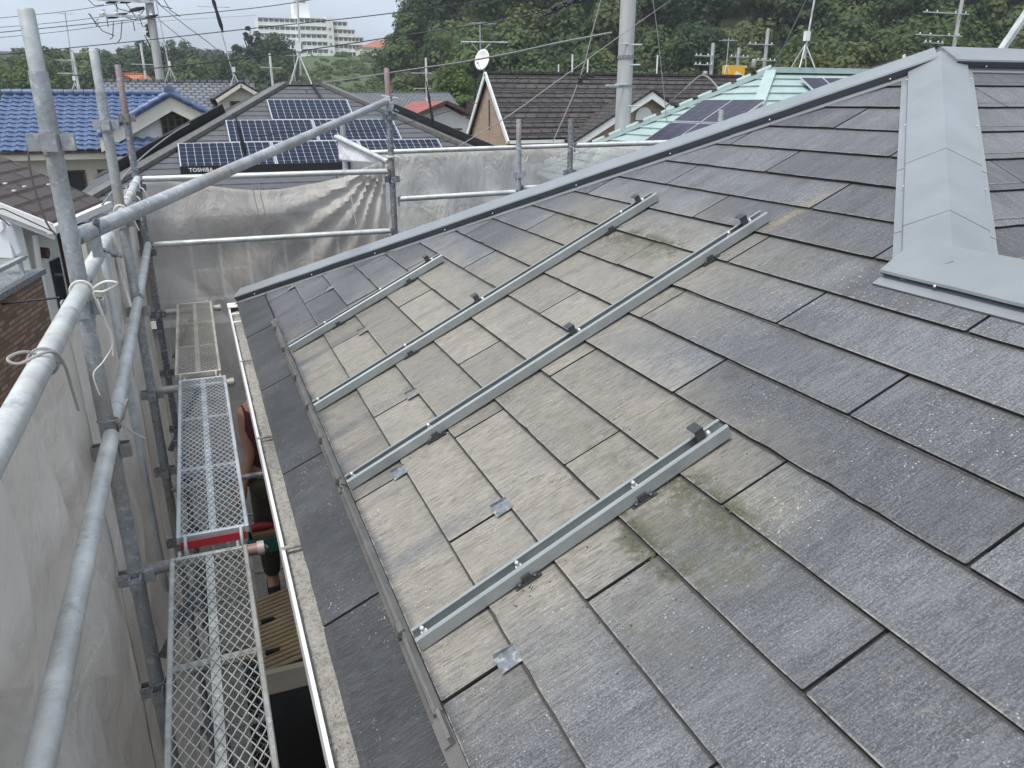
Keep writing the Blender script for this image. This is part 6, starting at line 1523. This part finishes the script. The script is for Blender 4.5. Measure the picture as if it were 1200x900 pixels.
x, y = pol(49.2, 86); tree(x, y, 5.5, 1.7, 'round bright bush just left of the peak', 'leaf_b', None, .4, 1500)
# single trees that stand out
tree(23.8, 75, 11.0, 3.2, 'round light green tree left of the brick gable', 'leaf_b', None, .42, 3600)
tree(17.6, 66, 8.9, 2.3, 'rounded bright shrub tree above the far grey roof', 'leaf_b', None, .36, 2600)
tree(13.8, 48, 7.3, .75, 'small bright bush beside the dark post top', 'leaf_b', None, .22, 900)
tree(21.0, 60, 7.5, 1.8, 'pale bush left of the white house', 'leaf_b', None, .3, 1500)
tree(24.0, 63, 7.0, 2.0, 'dark bush beside the small white house', 'leaf_d', None, .3, 1500)
tree(-19.8, 140, 13.5, 6.2, 'light green spreading tree at far left', 'leaf_b', None, .7, 3600, low=.08)
tree(-11.0, 138, 12, 5.0, 'dark round tree left behind the nearest post', 'leaf_d', None, .7, 3000, low=.1)
tree(21.0, 200, 16, 7.0, 'large dark tree in front of the apartment block', 'leaf_d', None, .8, 4200, z=7, low=.05)
tree(14.5, 190, 17, 2.6, 'tall dark conifer left of the apartment block', 'leaf_d', None, .7, 2200, .75, z=8, low=.05)
tree(17.0, 196, 15.5, 3.0, 'second tall conifer left of the apartment block', 'leaf_d', None, .7, 2200, .7, z=8, low=.05)
tree(-4.0, 160, 15.5, 2.6, 'pointed conifer on the left ridge', 'leaf_d', None, .7, 2000, .75, z=7, low=.05)
tree(.6, 76, 8.6, 2.6, 'yellow green shrubs behind the grey tiled roof', 'leaf_y', None, .4, 2000, low=.05)
tree(5.0, 80, 8.4, 2.6, 'green bamboo shrubs left of the cream dormer', 'leaf_y', None, .4, 2000, low=.05)
tree(10.4, 82, 7.8, 2.4, 'low green shrubs left of the solar ridge', 'leaf_b', None, .4, 1800, low=.05)
for i, (x, y, h_, r_) in enumerate(((46, 305, 10, 5), (56, 303, 7, 4), (64, 303, 7, 4.5), (71, 303, 7, 4), (79, 300, 12, 6))):
    tree(x, y, h_, r_, ['bush left end of the retaining wall hedge', 'second bush along the retaining wall', 'third bush along the retaining wall', 'fourth bush along the retaining wall', 'tree at the right end of the retaining wall'][i], 'leaf_b' if i not in (0, 4) else 'leaf', 'hedge above the retaining wall', 1.1, 1400, z=17.5 if i else 14, low=.02)
# grass and scrub on the open slope below the apartments
QS = []
for i in range(420):
    az = rng.uniform(7.0, 19.5); dd_ = rng.uniform(115, 295); x, y = pol(az, dd_); z = hill(x, y); r_ = rng.uniform(.8, 2.6)
    QS.append(crown((x, y, z + r_*.25), r_*1.4, r_*.6, 6, 110, .7))
me = quads_to_mesh('scrub', np.concatenate(QS), M['leaf_b']); o = bpy.data.objects.new('scrub', me); COL.objects.link(o); tag(o, 'green scrub and grass on the slope below the apartment block', 'scrub', None, 'stuff')
QS = []
for i in range(260):
    az = rng.uniform(20, 58); dd_ = rng.uniform(86, 100); x, y = pol(az, dd_); z = hill(x, y); r_ = rng.uniform(1.2, 2.8)
    QS.append(crown((x, y, z + r_*.6), r_*1.2, r_, 8, 170, .5))
me = quads_to_mesh('undergrowth', np.concatenate(QS), M['leaf_d']); o = bpy.data.objects.new('undergrowth', me); COL.objects.link(o); tag(o, 'dark undergrowth along the foot of the wooded hill', 'undergrowth', None, 'stuff')

# ================================================================== THIN SUMMER HAZE
hz = MB().box((-700, -120, -1.6), (700, 620, 118)).build('haze', M['ground'], None, 'thin pale haze over the far hills', 'haze', None, 'stuff')
hm = bpy.data.materials.new('haze_air'); hm.use_nodes = True; ht = hm.node_tree; ht.nodes.clear()
pv_ = ht.nodes.new('ShaderNodeVolumePrincipled'); pv_.inputs['Color'].default_value = (0.90, 0.94, 1.0, 1); pv_.inputs['Density'].default_value = 0.0005; pv_.inputs['Anisotropy'].default_value = 0.2
ho = ht.nodes.new('ShaderNodeOutputMaterial'); ht.links.new(pv_.outputs[0], ho.inputs['Volume'])
hz.data.materials.clear(); hz.data.materials.append(hm)
